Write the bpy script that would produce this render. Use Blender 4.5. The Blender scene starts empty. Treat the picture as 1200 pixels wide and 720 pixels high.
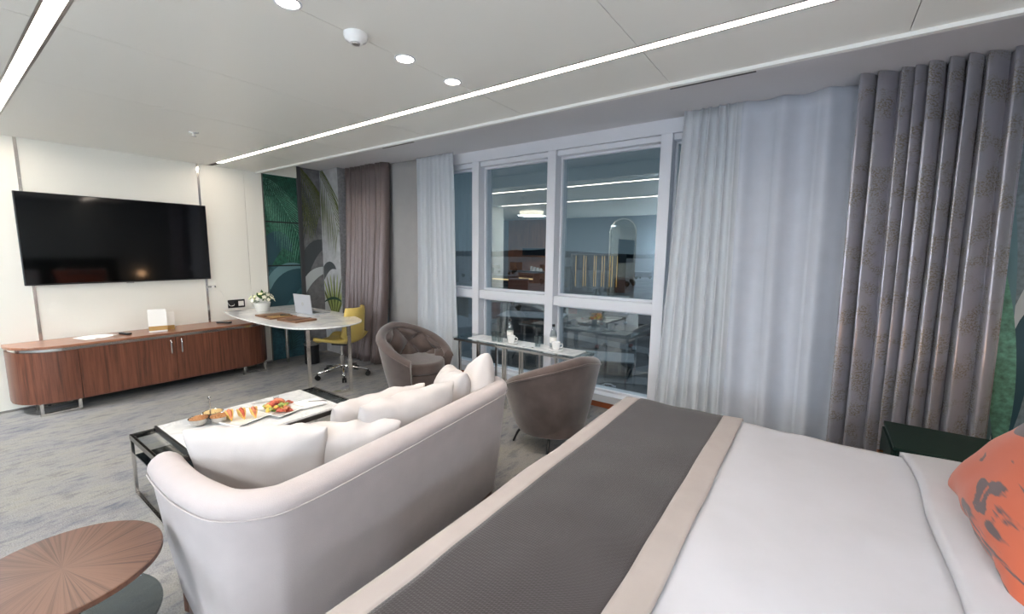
import bpy, bmesh, math, random
from mathutils import Vector, Matrix, noise
random.seed(7)
PI = math.pi
S = bpy.context.scene
C = S.collection
# ------------------------------------------------------------------ camera
cam_d = bpy.data.cameras.new('camera'); cam = bpy.data.objects.new('camera', cam_d); C.objects.link(cam)
cam_d.sensor_width = 36; cam_d.lens = 14.9626; cam_d.clip_start = .02; cam_d.clip_end = 6000
yaw, pitch, roll = math.radians(35.7924), math.radians(7.4385), math.radians(.69197)
fw = Vector((-math.sin(yaw)*math.cos(pitch), math.cos(yaw)*math.cos(pitch), -math.sin(pitch)))
rt = Vector((math.cos(yaw), math.sin(yaw), 0)); up = rt.cross(fw)
r2 = rt*math.cos(roll) + up*math.sin(roll); u2 = -rt*math.sin(roll) + up*math.cos(roll)
cam.matrix_world = Matrix(((r2.x, u2.x, -fw.x, 0), (r2.y, u2.y, -fw.y, 0), (r2.z, u2.z, -fw.z, 1.5), (0, 0, 0, 1)))
S.camera = cam
S.view_settings.view_transform = 'Standard'; S.view_settings.look = 'None'
S.view_settings.exposure = 0.97; S.view_settings.gamma = 1; S.view_settings.use_curve_mapping = False
# ------------------------------------------------------------------ world: dusk sky
W = bpy.data.worlds.new('dusk'); S.world = W; W.use_nodes = True
nt = W.node_tree; nt.nodes.clear()
wo = nt.nodes.new('ShaderNodeOutputWorld'); wb = nt.nodes.new('ShaderNodeBackground')
tc = nt.nodes.new('ShaderNodeTexCoord'); sx = nt.nodes.new('ShaderNodeSeparateXYZ'); rp = nt.nodes.new('ShaderNodeValToRGB')
nt.links.new(tc.outputs['Generated'], sx.inputs[0]); nt.links.new(sx.outputs['Z'], rp.inputs[0])
nt.links.new(rp.outputs[0], wb.inputs[0]); nt.links.new(wb.outputs[0], wo.inputs[0])
rp.color_ramp.elements[0].position = .0; rp.color_ramp.elements[0].color = (.062, .088, .104, 1)
rp.color_ramp.elements[1].position = .5; rp.color_ramp.elements[1].color = (.026, .048, .062, 1)
wb.inputs[1].default_value = 1.0
sun_d = bpy.data.lights.new('dusk_afterglow', 'SUN'); sun_d.energy = .8; sun_d.color = (.86, .93, 1.0); sun_d.angle = math.radians(40)
sun = bpy.data.objects.new('dusk_afterglow', sun_d); C.objects.link(sun); sun.rotation_euler = (math.radians(-48), 0, 0)

def srgb(r, g, b):
    f = lambda c: (c/255)/12.92 if c/255 <= .04045 else ((c/255+.055)/1.055)**2.4
    return (f(r), f(g), f(b), 1)

def lamp(name, kind, loc, power, color=(1, 1, 1), size=.1, rot=None, parent=None, spot=None, blend=.6):
    d = bpy.data.lights.new(name, kind); d.energy = power; d.color = color
    if kind == 'AREA': d.size = size
    else: d.shadow_soft_size = size
    if kind == 'SPOT': d.spot_size = math.radians(spot); d.spot_blend = blend
    o = bpy.data.objects.new(name, d); C.objects.link(o); o.location = loc
    if rot: o.rotation_euler = rot
    if parent: o.parent = parent
    return o

# ------------------------------------------------------------------ materials
M = {}
class NT:
    def __init__(s, name):
        s.m = bpy.data.materials.new(name); s.m.use_nodes = True; s.t = s.m.node_tree
        s.b = s.t.nodes['Principled BSDF']; s.o = s.t.nodes['Material Output']
    def n(s, kind, **kw):
        x = s.t.nodes.new('ShaderNode'+kind)
        for k, v in kw.items():
            if k in x.inputs: x.inputs[k].default_value = v
            else: setattr(x, k, v)
        return x
    def l(s, a, b): s.t.links.new(a, b)
    def coords(s, which='Object', scale=(1, 1, 1), rot=(0, 0, 0)):
        c = s.n('TexCoord'); mp = s.n('Mapping'); mp.inputs['Scale'].default_value = scale; mp.inputs['Rotation'].default_value = rot
        s.l(c.outputs[which], mp.inputs[0]); return mp.outputs[0]
    def ramp(s, fac, stops):
        r = s.n('ValToRGB'); e = r.color_ramp.elements
        while len(e) < len(stops): e.new(.5)
        for i, (p, c) in enumerate(stops): e[i].position = p; e[i].color = c
        s.l(fac, r.inputs[0]); return r.outputs[0]
    def bump(s, h, strength=.2, dist=.01):
        b = s.n('Bump'); b.inputs['Strength'].default_value = strength; b.inputs['Distance'].default_value = dist
        s.l(h, b.inputs['Height']); s.l(b.outputs[0], s.b.inputs['Normal'])
def plain(key, col, rough=.5, metal=0, spec=None, coat=0, sheen=0, emit=None, estr=0, alpha=None, bump=None, trans=0, var=0):
    a = NT(key); b = a.b
    b.inputs['Base Color'].default_value = srgb(*col); b.inputs['Roughness'].default_value = rough; b.inputs['Metallic'].default_value = metal
    if spec is not None: b.inputs['Specular IOR Level'].default_value = spec
    b.inputs['Coat Weight'].default_value = coat; b.inputs['Sheen Weight'].default_value = sheen
    b.inputs['Transmission Weight'].default_value = trans
    if emit: b.inputs['Emission Color'].default_value = srgb(*emit); b.inputs['Emission Strength'].default_value = estr
    if bump or var:
        sc, st = bump or (40, .05)
        no = a.n('TexNoise'); no.inputs['Scale'].default_value = sc; no.inputs['Detail'].default_value = 4
        a.l(a.coords(), no.inputs['Vector'])
        if bump: a.bump(no.outputs[0], st, .004)
        if var:
            lo = tuple(max(0, c*(1-var)) for c in col); hi = tuple(min(255, c*(1+var)) for c in col)
            a.l(a.ramp(no.outputs[0], [(.3, srgb(*lo)), (.7, srgb(*hi))]), b.inputs['Base Color'])
    M[key] = a.m; return a.m
def fabric(key, col, rough=.85, sheen=.3, weave=400, st=.25, var=.05):
    a = NT(key); b = a.b
    v = a.coords(); no = a.n('TexNoise'); no.inputs['Scale'].default_value = weave; no.inputs['Detail'].default_value = 2; a.l(v, no.inputs['Vector'])
    n2 = a.n('TexNoise'); n2.inputs['Scale'].default_value = 9; n2.inputs['Detail'].default_value = 5; a.l(v, n2.inputs['Vector'])
    lo = tuple(c*(1-var) for c in col); hi = tuple(min(255, c*(1+var)) for c in col)
    a.l(a.ramp(n2.outputs[0], [(.3, srgb(*lo)), (.7, srgb(*hi))]), b.inputs['Base Color'])
    b.inputs['Roughness'].default_value = rough; b.inputs['Sheen Weight'].default_value = sheen; b.inputs['Specular IOR Level'].default_value = .15
    a.bump(no.outputs[0], st, .002); M[key] = a.m; return a.m
def wood(key, c1, c2, c3, scale=(14, 14, .6), rough=.32, coat=.15):
    a = NT(key); v = a.coords(scale=scale)
    n1 = a.n('TexNoise'); n1.inputs['Scale'].default_value = 3; n1.inputs['Detail'].default_value = 8; n1.inputs['Roughness'].default_value = .65; n1.inputs['Distortion'].default_value = .3
    a.l(v, n1.inputs['Vector'])
    a.l(a.ramp(n1.outputs[0], [(.32, srgb(*c1)), (.5, srgb(*c2)), (.68, srgb(*c3))]), a.b.inputs['Base Color'])
    a.b.inputs['Roughness'].default_value = rough; a.b.inputs['Coat Weight'].default_value = coat
    a.bump(n1.outputs[0], .04, .002); M[key] = a.m; return a.m
def glassy(key, tint, refl_tint, fac, rough=0):
    a = NT(key); a.t.nodes.remove(a.b)
    tr = a.n('BsdfTransparent'); gl = a.n('BsdfGlossy'); mx = a.n('MixShader'); fr = a.n('LayerWeight'); pw = a.n('Math', operation='POWER'); ma = a.n('Math', operation='ADD')
    tr.inputs[0].default_value = srgb(*tint); gl.inputs[0].default_value = srgb(*refl_tint); gl.inputs['Roughness'].default_value = rough
    fr.inputs['Blend'].default_value = .5; a.l(fr.outputs['Facing'], pw.inputs[0]); pw.inputs[1].default_value = 5.0; a.l(pw.outputs[0], ma.inputs[0]); ma.inputs[1].default_value = fac+.03; ma.use_clamp = True
    a.l(ma.outputs[0], mx.inputs[0]); a.l(tr.outputs[0], mx.inputs[1]); a.l(gl.outputs[0], mx.inputs[2]); a.l(mx.outputs[0], a.o.inputs[0])
    M[key] = a.m; return a.m

plain('cream', (240, 238, 228), .45, bump=(60, .02))
plain('ceiling', (234, 233, 225), .38, spec=.4)
plain('pocket', (214, 214, 218), .7)
plain('lip', (240, 240, 236), .4)
plain('seamgap', (120, 118, 112), .8)
plain('white_frame', (222, 224, 230), .4)
plain('white_wall', (222, 224, 230), .6, bump=(80, .02))
plain('chrome', (228, 226, 222), .14, 1)
plain('brushed', (180, 176, 172), .28, 1)
plain('darkmetal', (48, 48, 48), .3, .8)
plain('black', (14, 14, 15), .35)
plain('blackplastic', (22, 22, 24), .45)
plain('screen', (5, 5, 6), .06, spec=.55)
plain('bezel', (28, 28, 30), .3)
plain('silver', (196, 200, 208), .3, .35)
plain('paper', (242, 240, 234), .7)
plain('goldprint', (178, 140, 82), .45, .3)
plain('porcelain', (240, 240, 238), .18, coat=.4)
plain('pot', (222, 222, 216), .6, bump=(60, .6))
plain('petal', (246, 244, 226), .6)
plain('petal2', (236, 236, 190), .6)
plain('leafgreen', (62, 104, 40), .5)
plain('leather', (128, 92, 68), .5, bump=(200, .15), var=.08)
plain('leatherdark', (84, 60, 44), .5)
plain('steel', (190, 186, 180), .18, 1)
plain('nut', (172, 120, 74), .6)
plain('nutpale', (206, 178, 122), .6)
plain('pastry', (226, 186, 104), .6, var=.12)
plain('salmon', (214, 132, 98), .5, var=.12)
plain('salmonred', (190, 88, 66), .5, var=.1)
plain('lettuce', (150, 168, 88), .55, var=.15)
plain('herb', (70, 118, 42), .6)
plain('melon', (224, 190, 88), .5, var=.1)
plain('yellow', (210, 182, 98), .55, bump=(300, .1))
plain('rubber', (20, 20, 20), .6)
plain('darkgreen', (16, 40, 34), .5, spec=.3)
plain('brass', (176, 108, 58), .3, .9)
plain('post', (70, 70, 72), .4)
plain('blackbar', (16, 22, 24), .4)
plain('mural_green', (34, 84, 66), .55, bump=(30, .03), var=.25)
plain('mural_teal', (52, 90, 98), .55, bump=(30, .03), var=.15)
plain('mural_pier', (112, 126, 132), .6, var=.12); plain('mural_grey', (112, 112, 114), .7, bump=(12, .05), var=.14)
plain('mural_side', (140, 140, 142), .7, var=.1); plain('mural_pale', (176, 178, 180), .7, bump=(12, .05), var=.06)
plain('print_palm', (92, 142, 122), .6, var=.2)
plain('print_palmdark', (24, 62, 50), .6)
plain('print_leafblue', (38, 72, 82), .6)
plain('print_leafpale', (98, 132, 138), .6)
plain('print_olive', (84, 92, 44), .6, var=.2)
plain('print_lime', (138, 150, 86), .6); plain('print_white', (190, 196, 196), .6)
plain('print_darkgrey', (70, 76, 78), .6)
plain('headwall', (150, 158, 160), .6, var=.12)
plain('backwall', (128, 136, 142), .6)
plain('basewood', (150, 78, 44), .4)
plain('bulb', (255, 236, 210), .5, emit=(255, 242, 228), estr=14)
plain('led', (255, 244, 232), .5, emit=(255, 240, 224), estr=17)
plain('fill_lampshade', (235, 228, 214), .8, emit=(255, 236, 210), estr=1.6)
plain('lampshade_warm', (235, 214, 180), .8, emit=(255, 196, 130), estr=1.4)
plain('marblewhite', (226, 226, 224), .15)
fabric('sofa', (174, 166, 165), .9, .2, 350, .3, .02)
fabric('cushion', (188, 183, 181), .85, .2, 350, .25, .02)
fabric('velvet', (88, 76, 72), .75, .5, 260, .35, .10)
fabric('linen', (196, 201, 210), .9, .1, 300, .4, .012); fabric('linen_warm', (166, 165, 164), .9, .1, 300, .4, .012)  # bluish tint of linen imitates cool light near the window
fabric('band', (160, 151, 147), .85, .2, 500, .2, .02)
fabric('duvet', (184, 184, 190), .8, .2, 600, .12, .01)
fabric('sheet', (226, 226, 238), .75, .2, 600, .1, .01)
fabric('towel', (244, 243, 242), .9, .2, 600, .1, .01)
wood('walnut', (74, 42, 30), (108, 64, 46), (128, 80, 58))
wood('walnut_top', (104, 64, 48), (146, 98, 74), (168, 118, 92), (14, .8, 14), .28, .3)
wood('woodpanel', (112, 66, 44), (150, 92, 62), (166, 106, 74))
wood('plinth', (70, 46, 36), (98, 66, 52), (116, 80, 62), (1, 14, 14))

def mk_special():
    # carpet
    a = NT('carpet'); v = a.coords(scale=(2.3, 1.0, 1)); v2 = a.coords(scale=(8, 2.8, 1)); v3 = a.coords(scale=(1, 1, 1))
    n1 = a.n('TexNoise'); n1.inputs['Scale'].default_value = 1.6; n1.inputs['Detail'].default_value = 7; n1.inputs['Roughness'].default_value = .62; a.l(v, n1.inputs['Vector'])
    n2 = a.n('TexNoise'); n2.inputs['Scale'].default_value = 2.4; n2.inputs['Detail'].default_value = 8; n2.inputs['Roughness'].default_value = .7; a.l(v2, n2.inputs['Vector'])
    n3 = a.n('TexNoise'); n3.inputs['Scale'].default_value = 160; n3.inputs['Detail'].default_value = 3; a.l(v3, n3.inputs['Vector'])
    c1 = a.ramp(n1.outputs[0], [(.33, srgb(120, 122, 138)), (.46, srgb(158, 157, 160)), (.58, srgb(172, 169, 162)), (.72, srgb(154, 149, 140))])
    c2 = a.ramp(n2.outputs[0], [(.36, srgb(110, 112, 130)), (.52, srgb(174, 173, 171)), (.7, srgb(158, 154, 147))])
    mx = a.n('Mix', data_type='RGBA'); mx.inputs[0].default_value = .5; a.l(c1, mx.inputs[6]); a.l(c2, mx.inputs[7])
    m2 = a.n('Mix', data_type='RGBA', blend_type='MULTIPLY'); m2.inputs[0].default_value = .8; a.l(mx.outputs[2], m2.inputs[6])
    a.l(a.ramp(n3.outputs[0], [(.3, srgb(186, 185, 182)), (.7, srgb(238, 236, 233))]), m2.inputs[7])
    a.l(m2.outputs[2], a.b.inputs['Base Color']); a.b.inputs['Roughness'].default_value = .95; a.b.inputs['Specular IOR Level'].default_value = .1
    a.bump(n3.outputs[0], .5, .006); M['carpet'] = a.m
    # marble
    for key, sc in (('marble', 3), ('marble_desk', 2.2)):
        a = NT(key); v = a.coords(); n1 = a.n('TexNoise'); n1.inputs['Scale'].default_value = sc; n1.inputs['Detail'].default_value = 9; n1.inputs['Roughness'].default_value = .6; n1.inputs['Distortion'].default_value = 1.6; a.l(v, n1.inputs['Vector'])
        a.l(a.ramp(n1.outputs[0], [(.34, srgb(206, 208, 210)), (.47, srgb(234, 234, 232)), (.5, srgb(216, 217, 218)), (.54, srgb(236, 236, 234)), (.8, srgb(238, 238, 236))]), a.b.inputs['Base Color'])
        a.b.inputs['Roughness'].default_value = .12; a.b.inputs['Coat Weight'].default_value = .3; M[key] = a.m
    # radial veneer
    a = NT('radial'); c = a.n('TexCoord'); s = a.n('SeparateXYZ'); a.l(c.outputs['Object'], s.inputs[0])
    at = a.n('Math', operation='ARCTAN2'); a.l(s.outputs['Y'], at.inputs[0]); a.l(s.outputs['X'], at.inputs[1])
    sc = a.n('Math', operation='MULTIPLY'); a.l(at.outputs[0], sc.inputs[0]); sc.inputs[1].default_value = 12/(2*PI)
    pp = a.n('Math', operation='PINGPONG'); a.l(sc.outputs[0], pp.inputs[0]); pp.inputs[1].default_value = 1.0
    fl = a.n('Math', operation='FLOOR'); a.l(sc.outputs[0], fl.inputs[0])
    ln = a.n('VectorMath', operation='LENGTH'); a.l(c.outputs['Object'], ln.inputs[0])
    cb = a.n('CombineXYZ'); m1 = a.n('Math', operation='MULTIPLY'); a.l(pp.outputs[0], m1.inputs[0]); m1.inputs[1].default_value = 9
    m2 = a.n('Math', operation='MULTIPLY'); a.l(ln.outputs['Value'], m2.inputs[0]); m2.inputs[1].default_value = 2.0
    m3 = a.n('Math', operation='MULTIPLY'); a.l(fl.outputs[0], m3.inputs[0]); m3.inputs[1].default_value = .13
    a.l(m1.outputs[0], cb.inputs[0]); a.l(m2.outputs[0], cb.inputs[1]); a.l(m3.outputs[0], cb.inputs[2])
    n1 = a.n('TexNoise'); n1.inputs['Scale'].default_value = 1.5; n1.inputs['Detail'].default_value = 8; n1.inputs['Roughness'].default_value = .7; a.l(cb.outputs[0], n1.inputs['Vector'])
    a.l(a.ramp(n1.outputs[0], [(.3, srgb(58, 42, 36)), (.45, srgb(92, 68, 57)), (.55, srgb(114, 85, 72)), (.7, srgb(82, 60, 51))]), a.b.inputs['Base Color'])
    a.b.inputs['Roughness'].default_value = .42; a.b.inputs['Coat Weight'].default_value = 0; M['radial'] = a.m
    # damask drape / plain satin drape
    for key, base, gold, amt in (('damask', (174, 172, 181), (140, 130, 108), .85), ('satin', (108, 95, 92), (92, 80, 77), .35)):
        a = NT(key); v = a.coords('UV'); n1 = a.n('TexNoise'); n1.inputs['Scale'].default_value = 8; n1.inputs['Detail'].default_value = 3; a.l(v, n1.inputs['Vector'])
        n2 = a.n('TexNoise'); n2.inputs['Scale'].default_value = 110; n2.inputs['Detail'].default_value = 3; a.l(v, n2.inputs['Vector'])
        k1 = a.ramp(n1.outputs[0], [(.47, (0, 0, 0, 1)), (.58, (1, 1, 1, 1))]); k2 = a.ramp(n2.outputs[0], [(.46, (0, 0, 0, 1)), (.56, (1, 1, 1, 1))])
        mu = a.n('Math', operation='MULTIPLY'); a.l(k1, mu.inputs[0]); a.l(k2, mu.inputs[1])
        m4 = a.n('Math', operation='MULTIPLY'); a.l(mu.outputs[0], m4.inputs[0]); m4.inputs[1].default_value = amt
        mx = a.n('Mix', data_type='RGBA'); a.l(m4.outputs[0], mx.inputs[0]); mx.inputs[6].default_value = srgb(*base); mx.inputs[7].default_value = srgb(*gold)
        a.l(mx.outputs[2], a.b.inputs['Base Color'])
        rr = a.n('MapRange'); a.l(m4.outputs[0], rr.inputs[0]); rr.inputs[3].default_value = .31; rr.inputs[4].default_value = .6; a.l(rr.outputs[0], a.b.inputs['Roughness'])
        a.b.inputs['Metallic'].default_value = .5; a.b.inputs['Sheen Weight'].default_value = .3; a.bump(m4.outputs[0], .06, .001); M[key] = a.m
    # sheer; its slight blue stands in for cool window light
    a = NT('sheer'); a.t.nodes.remove(a.b)
    d = a.n('BsdfDiffuse'); d.inputs[0].default_value = srgb(228, 232, 236); tl = a.n('BsdfTranslucent'); tl.inputs[0].default_value = srgb(204, 208, 214)
    tr = a.n('BsdfTransparent'); m1 = a.n('MixShader'); m2 = a.n('MixShader'); m1.inputs[0].default_value = .2; m2.inputs[0].default_value = .88
    a.l(d.outputs[0], m1.inputs[1]); a.l(tl.outputs[0], m1.inputs[2]); a.l(tr.outputs[0], m2.inputs[1]); a.l(m1.outputs[0], m2.inputs[2]); a.l(m2.outputs[0], a.o.inputs[0]); M['sheer'] = a.m
    # quilted runner
    a = NT('quilt'); v = a.coords('UV'); wv = a.n('TexWave', bands_direction='X', wave_profile='SIN'); wv.inputs['Scale'].default_value = 42; wv.inputs['Distortion'].default_value = 0
    w2 = a.n('TexWave', bands_direction='Y', wave_profile='SIN'); w2.inputs['Scale'].default_value = 30
    a.l(v, w2.inputs['Vector'])
    va = a.n('VectorMath', operation='MULTIPLY_ADD'); a.l(w2.outputs['Color'], va.inputs[0]); va.inputs[1].default_value = (.008, 0, 0); a.l(v, va.inputs[2])
    a.l(va.outputs[0], wv.inputs['Vector'])
    a.l(a.ramp(wv.outputs['Fac'], [(.0, srgb(29, 22, 23)), (.5, srgb(41, 32, 33))]), a.b.inputs['Base Color'])
    a.b.inputs['Roughness'].default_value = .75; a.b.inputs['Sheen Weight'].default_value = .25; a.bump(wv.outputs['Fac'], .5, .002); M['quilt'] = a.m
    # orange ikat cushion
    a = NT('ikat'); v = a.coords('Object', scale=(1.2, 5.5, 2.5)); n1 = a.n('TexNoise'); n1.inputs['Scale'].default_value = 2.2; n1.inputs['Detail'].default_value = 2; n1.inputs['Distortion'].default_value = 1.2; a.l(v, n1.inputs['Vector'])
    n3 = a.n('TexNoise'); n3.inputs['Scale'].default_value = 40; n3.inputs['Detail'].default_value = 3; a.l(a.coords('Object', scale=(.3, 4, 1)), n3.inputs['Vector'])
    ad = a.n('Math', operation='MULTIPLY_ADD'); a.l(n3.outputs[0], ad.inputs[0]); ad.inputs[1].default_value = .10; a.l(n1.outputs[0], ad.inputs[2])
    a.l(a.ramp(ad.outputs[0], [(.0, srgb(180, 86, 56)), (.62, srgb(184, 90, 60)), (.65, srgb(84, 70, 72)), (.9, srgb(88, 74, 76))]), a.b.inputs['Base Color'])
    a.b.inputs['Roughness'].default_value = .8; a.b.inputs['Sheen Weight'].default_value = .2; M['ikat'] = a.m
mk_special()
glassy('window_glass', (238, 244, 247), (214, 222, 224), .24)
glassy('clear_glass', (246, 249, 249), (235, 240, 240), .03)
glassy('bottle_glass', (230, 235, 236), (240, 244, 244), .10)
glassy('smoke_glass', (188, 195, 197), (200, 205, 208), .05)
glassy('dark_glass', (120, 130, 134), (200, 205, 208), .06)

# ------------------------------------------------------------------ mesh helpers
class MB:
    def __init__(s): s.v = []; s.f = []; s.uv = None
    def add(s, vs, fs):
        o = len(s.v); s.v += [tuple(p) for p in vs]; s.f += [tuple(i+o for i in f) for f in fs]; return s
    def box(s, x0, x1, y0, y1, z0, z1):
        return s.add([(x0,y0,z0),(x1,y0,z0),(x1,y1,z0),(x0,y1,z0),(x0,y0,z1),(x1,y0,z1),(x1,y1,z1),(x0,y1,z1)],
                     [(0,3,2,1),(4,5,6,7),(0,1,5,4),(1,2,6,5),(2,3,7,6),(3,0,4,7)])
    def obox(s, c, size, mat):
        m = MB().box(-size[0]/2, size[0]/2, -size[1]/2, size[1]/2, -size[2]/2, size[2]/2)
        return s.add([Vector(c)+mat @ Vector(p) for p in m.v], m.f)
    def bar(s, a, b, w, h=None):
        a = Vector(a); b = Vector(b); d = b-a; h = h or w
        q = d.to_track_quat('X', 'Z').to_matrix()
        return s.obox((a+b)/2, (d.length, w, h), q)
    def cyl(s, a, b, r, r1=None, seg=16, caps=True):
        a = Vector(a); b = Vector(b); r1 = r if r1 is None else r1
        q = (b-a).to_track_quat('Z', 'Y').to_matrix()
        vs = []
        for p, rr in ((a, r), (b, r1)):
            for i in range(seg): t = 2*PI*i/seg; vs.append(p+q @ Vector((rr*math.cos(t), rr*math.sin(t), 0)))
        fs = [(i, (i+1) % seg, seg+(i+1) % seg, seg+i) for i in range(seg)]
        if caps: fs += [tuple(range(seg-1, -1, -1)), tuple(range(seg, 2*seg))]
        return s.add(vs, fs)
    def tube(s, pts, r, seg=8, closed=False):
        pts = [Vector(p) for p in pts]; n = len(pts); vs = []; fs = []; prev = None
        for i, p in enumerate(pts):
            if closed: t = pts[(i+1) % n]-pts[i-1]
            else: t = pts[min(i+1, n-1)]-pts[max(i-1, 0)]
            t.normalize()
            if prev is None: x = t.orthogonal().normalized()
            else: x = (prev-t*prev.dot(t)).normalized()
            prev = x; y = t.cross(x)
            rr = r(i/(n-1)) if callable(r) else r
            for k in range(seg): a = 2*PI*k/seg; vs.append(p+x*rr*math.cos(a)+y*rr*math.sin(a))
        m = n if closed else n-1
        for i in range(m):
            for k in range(seg):
                j = (i+1) % n; fs.append((i*seg+k, i*seg+(k+1) % seg, j*seg+(k+1) % seg, j*seg+k))
        if not closed: fs += [tuple(range(seg-1, -1, -1)), tuple(range((n-1)*seg, n*seg))]
        return s.add(vs, fs)
    def lathe(s, prof, seg=24, c=(0, 0, 0), sx=1, sy=1):
        vs = []; fs = []; n = len(prof)
        for r, z in prof:
            for k in range(seg): a = 2*PI*k/seg; vs.append((c[0]+r*sx*math.cos(a), c[1]+r*sy*math.sin(a), c[2]+z))
        for i in range(n-1):
            for k in range(seg): fs.append((i*seg+k, i*seg+(k+1) % seg, (i+1)*seg+(k+1) % seg, (i+1)*seg+k))
        fs += [tuple(range(seg-1, -1, -1)), tuple(range((n-1)*seg, n*seg))]
        return s.add(vs, fs)
    def prism(s, poly, z0, z1):
        n = len(poly); vs = [(x, y, z0) for x, y in poly]+[(x, y, z1) for x, y in poly]
        return s.add(vs, [tuple(range(n-1, -1, -1)), tuple(range(n, 2*n))]+[(i, (i+1) % n, n+(i+1) % n, n+i) for i in range(n)])
    def grid(s, fn, nu, nv, closeu=False, closev=False, uvfn=None):
        vs = []; fs = []; mu = nu if closeu else nu+1; mv = nv if closev else nv+1; base = len(s.v)
        for i in range(mu):
            for j in range(mv): vs.append(fn(i/nu, j/nv))
        for i in range(nu):
            for j in range(nv):
                a, b = i % mu, (i+1) % mu; c, d = j % mv, (j+1) % mv
                fs.append((a*mv+c, b*mv+c, b*mv+d, a*mv+d))
        if uvfn:
            s.uv = s.uv or {}
            for i in range(mu):
                for j in range(mv): s.uv[base+i*mv+j] = uvfn(i/nu, j/nv)
        return s.add(vs, fs)
    def build(s, name, mat, parent=None, smooth=None, bevel=None, bseg=2, solid=None, sub=0, fix=True):
        me = bpy.data.meshes.new(name); me.from_pydata(s.v, [], s.f); me.update()
        if fix:
            bm = bmesh.new(); bm.from_mesh(me); bmesh.ops.recalc_face_normals(bm, faces=bm.faces); bm.to_mesh(me); bm.free()
        if s.uv:
            ul = me.uv_layers.new(name='UVMap')
            for lp in me.loops: ul.data[lp.index].uv = s.uv.get(lp.vertex_index, (0, 0))
        me.materials.append(M[mat] if isinstance(mat, str) else mat)
        o = bpy.data.objects.new(name, me); C.objects.link(o)
        if parent: o.parent = parent
        if bevel:
            b = o.modifiers.new('bevel', 'BEVEL'); b.width = bevel; b.segments = bseg; b.limit_method = 'ANGLE'; b.angle_limit = math.radians(40)
        if solid:
            b = o.modifiers.new('thickness', 'SOLIDIFY'); b.thickness = solid; b.offset = 0
        if sub:
            b = o.modifiers.new('subd', 'SUBSURF'); b.levels = sub; b.render_levels = sub
        if smooth is not None:
            me.polygons.foreach_set('use_smooth', [True]*len(me.polygons))
            if smooth < 180: me.set_sharp_from_angle(angle=math.radians(smooth))
        return o
def thing(name, label, cat, loc=(0, 0, 0), rz=0, group=None):
    o = bpy.data.objects.new(name, None); C.objects.link(o); o.location = loc; o.rotation_euler = (0, 0, rz); o.empty_display_size = .1
    o['label'] = label; o['category'] = cat
    if group: o['group'] = group
    return o
def tag(o, label, cat, group=None, loc=None):
    o['label'] = label; o['category'] = cat
    if group: o['group'] = group
    if loc: o.location = loc
    return o
def struct(name, loc=(0, 0, 0)):
    o = bpy.data.objects.new(name, None); C.objects.link(o); o.location = loc; o['kind'] = 'structure'; o.empty_display_size = .1; return o
def st(o): o['kind'] = 'structure'; return o
def copy_tree(o, parent=None):
    c = o.copy(); C.objects.link(c); c.parent = parent
    for ch in [x for x in bpy.data.objects if x.parent == o and x != c]: copy_tree(ch, c)
    return c
def catmull(P, n=10, closed=False):
    P = [Vector(p) for p in P]; out = []; m = len(P)
    rng = range(m) if closed else range(m-1)
    for i in rng:
        if closed: a, b, c, d = P[i-1], P[i], P[(i+1) % m], P[(i+2) % m]
        else: a, b, c, d = P[max(i-1, 0)], P[i], P[i+1], P[min(i+2, m-1)]
        for k in range(n):
            t = k/n
            out.append(.5*((2*b)+(c-a)*t+(2*a-5*b+4*c-d)*t*t+(3*b-a-3*c+d)*t**3))
    if not closed: out.append(P[-1])
    return out
def roundrect(x0, x1, y0, y1, r, seg=6):
    P = []
    for cx, cy, a0 in ((x1-r, y1-r, 0), (x0+r, y1-r, 90), (x0+r, y0+r, 180), (x1-r, y0+r, 270)):
        for k in range(seg+1): a = math.radians(a0+90*k/seg); P.append((cx+r*math.cos(a), cy+r*math.sin(a)))
    return P

# ================================================================== SETTING
XW = -5.85; ZC = 2.45; ZP = 2.605; YL = 2.57; YW = 3.75; YG = 3.88; XR = 1.05; YB = -3.1; XB = -8.0
st(MB().box(XB, XR+.3, YB-.2, YG+.1, -.2, 0).build('floor', 'carpet'))
# ceiling
ce = struct('ceiling')
MB().box(XB, XR+.2, YB-.2, YL, 2.48, 2.72).build('slab', 'seamgap', ce)
MB().box(XB, XR+.2, YL, YG+.2, ZP, 2.72).build('pocket_soffit', 'pocket', ce)
MB().box(XB, XR+.2, YL, YL+.03, 2.432, 2.60).build('edge_trim', 'lip', ce)
seams = [XB, -5.74, -4.755, -3.765, -2.77, -1.778, -.775, .22, XR+.2]
LEDS = ((2.045, 2.115), (.37, .45))
rows = [(YB-.2, -.6), (-.6, .37), (.45, 2.045), (2.115, YL)]
for i in range(len(seams)-1):
    for y0, y1 in rows:
        MB().box(seams[i]+.0015, seams[i+1]-.0015, y0+.0015, y1, ZC, ZC+.02).build('ceiling_panel', 'ceiling', ce)
MB().box(-.93, -.42, 3.08, 3.10, ZP-.003, ZP+.01).build('air_slot', 'black', ce)
MB().box(-4.0, -3.5, 3.08, 3.10, ZP-.003, ZP+.01).build('air_slot', 'black', ce)
for n, (y0, y1) in enumerate(LEDS):
    t = thing('led_strip', ['recessed linear led light running along the ceiling towards the window side', 'recessed linear led light on the ceiling at the upper left corner'][n], 'ceiling light', (-2.4, (y0+y1)/2, ZC))
    w = (y1-y0)/2
    MB().box(-3.23, 3.3, -w+.012, w-.012, .004, .012).build('diffuser', 'led', t)
    MB().box(XW+2.4, 3.3, -w, -w+.012, -.001, .02).build('side_profile', 'brushed', t)
    MB().box(XW+2.4, 3.3, w-.012, w, -.001, .02).build('side_profile', 'brushed', t)
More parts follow.
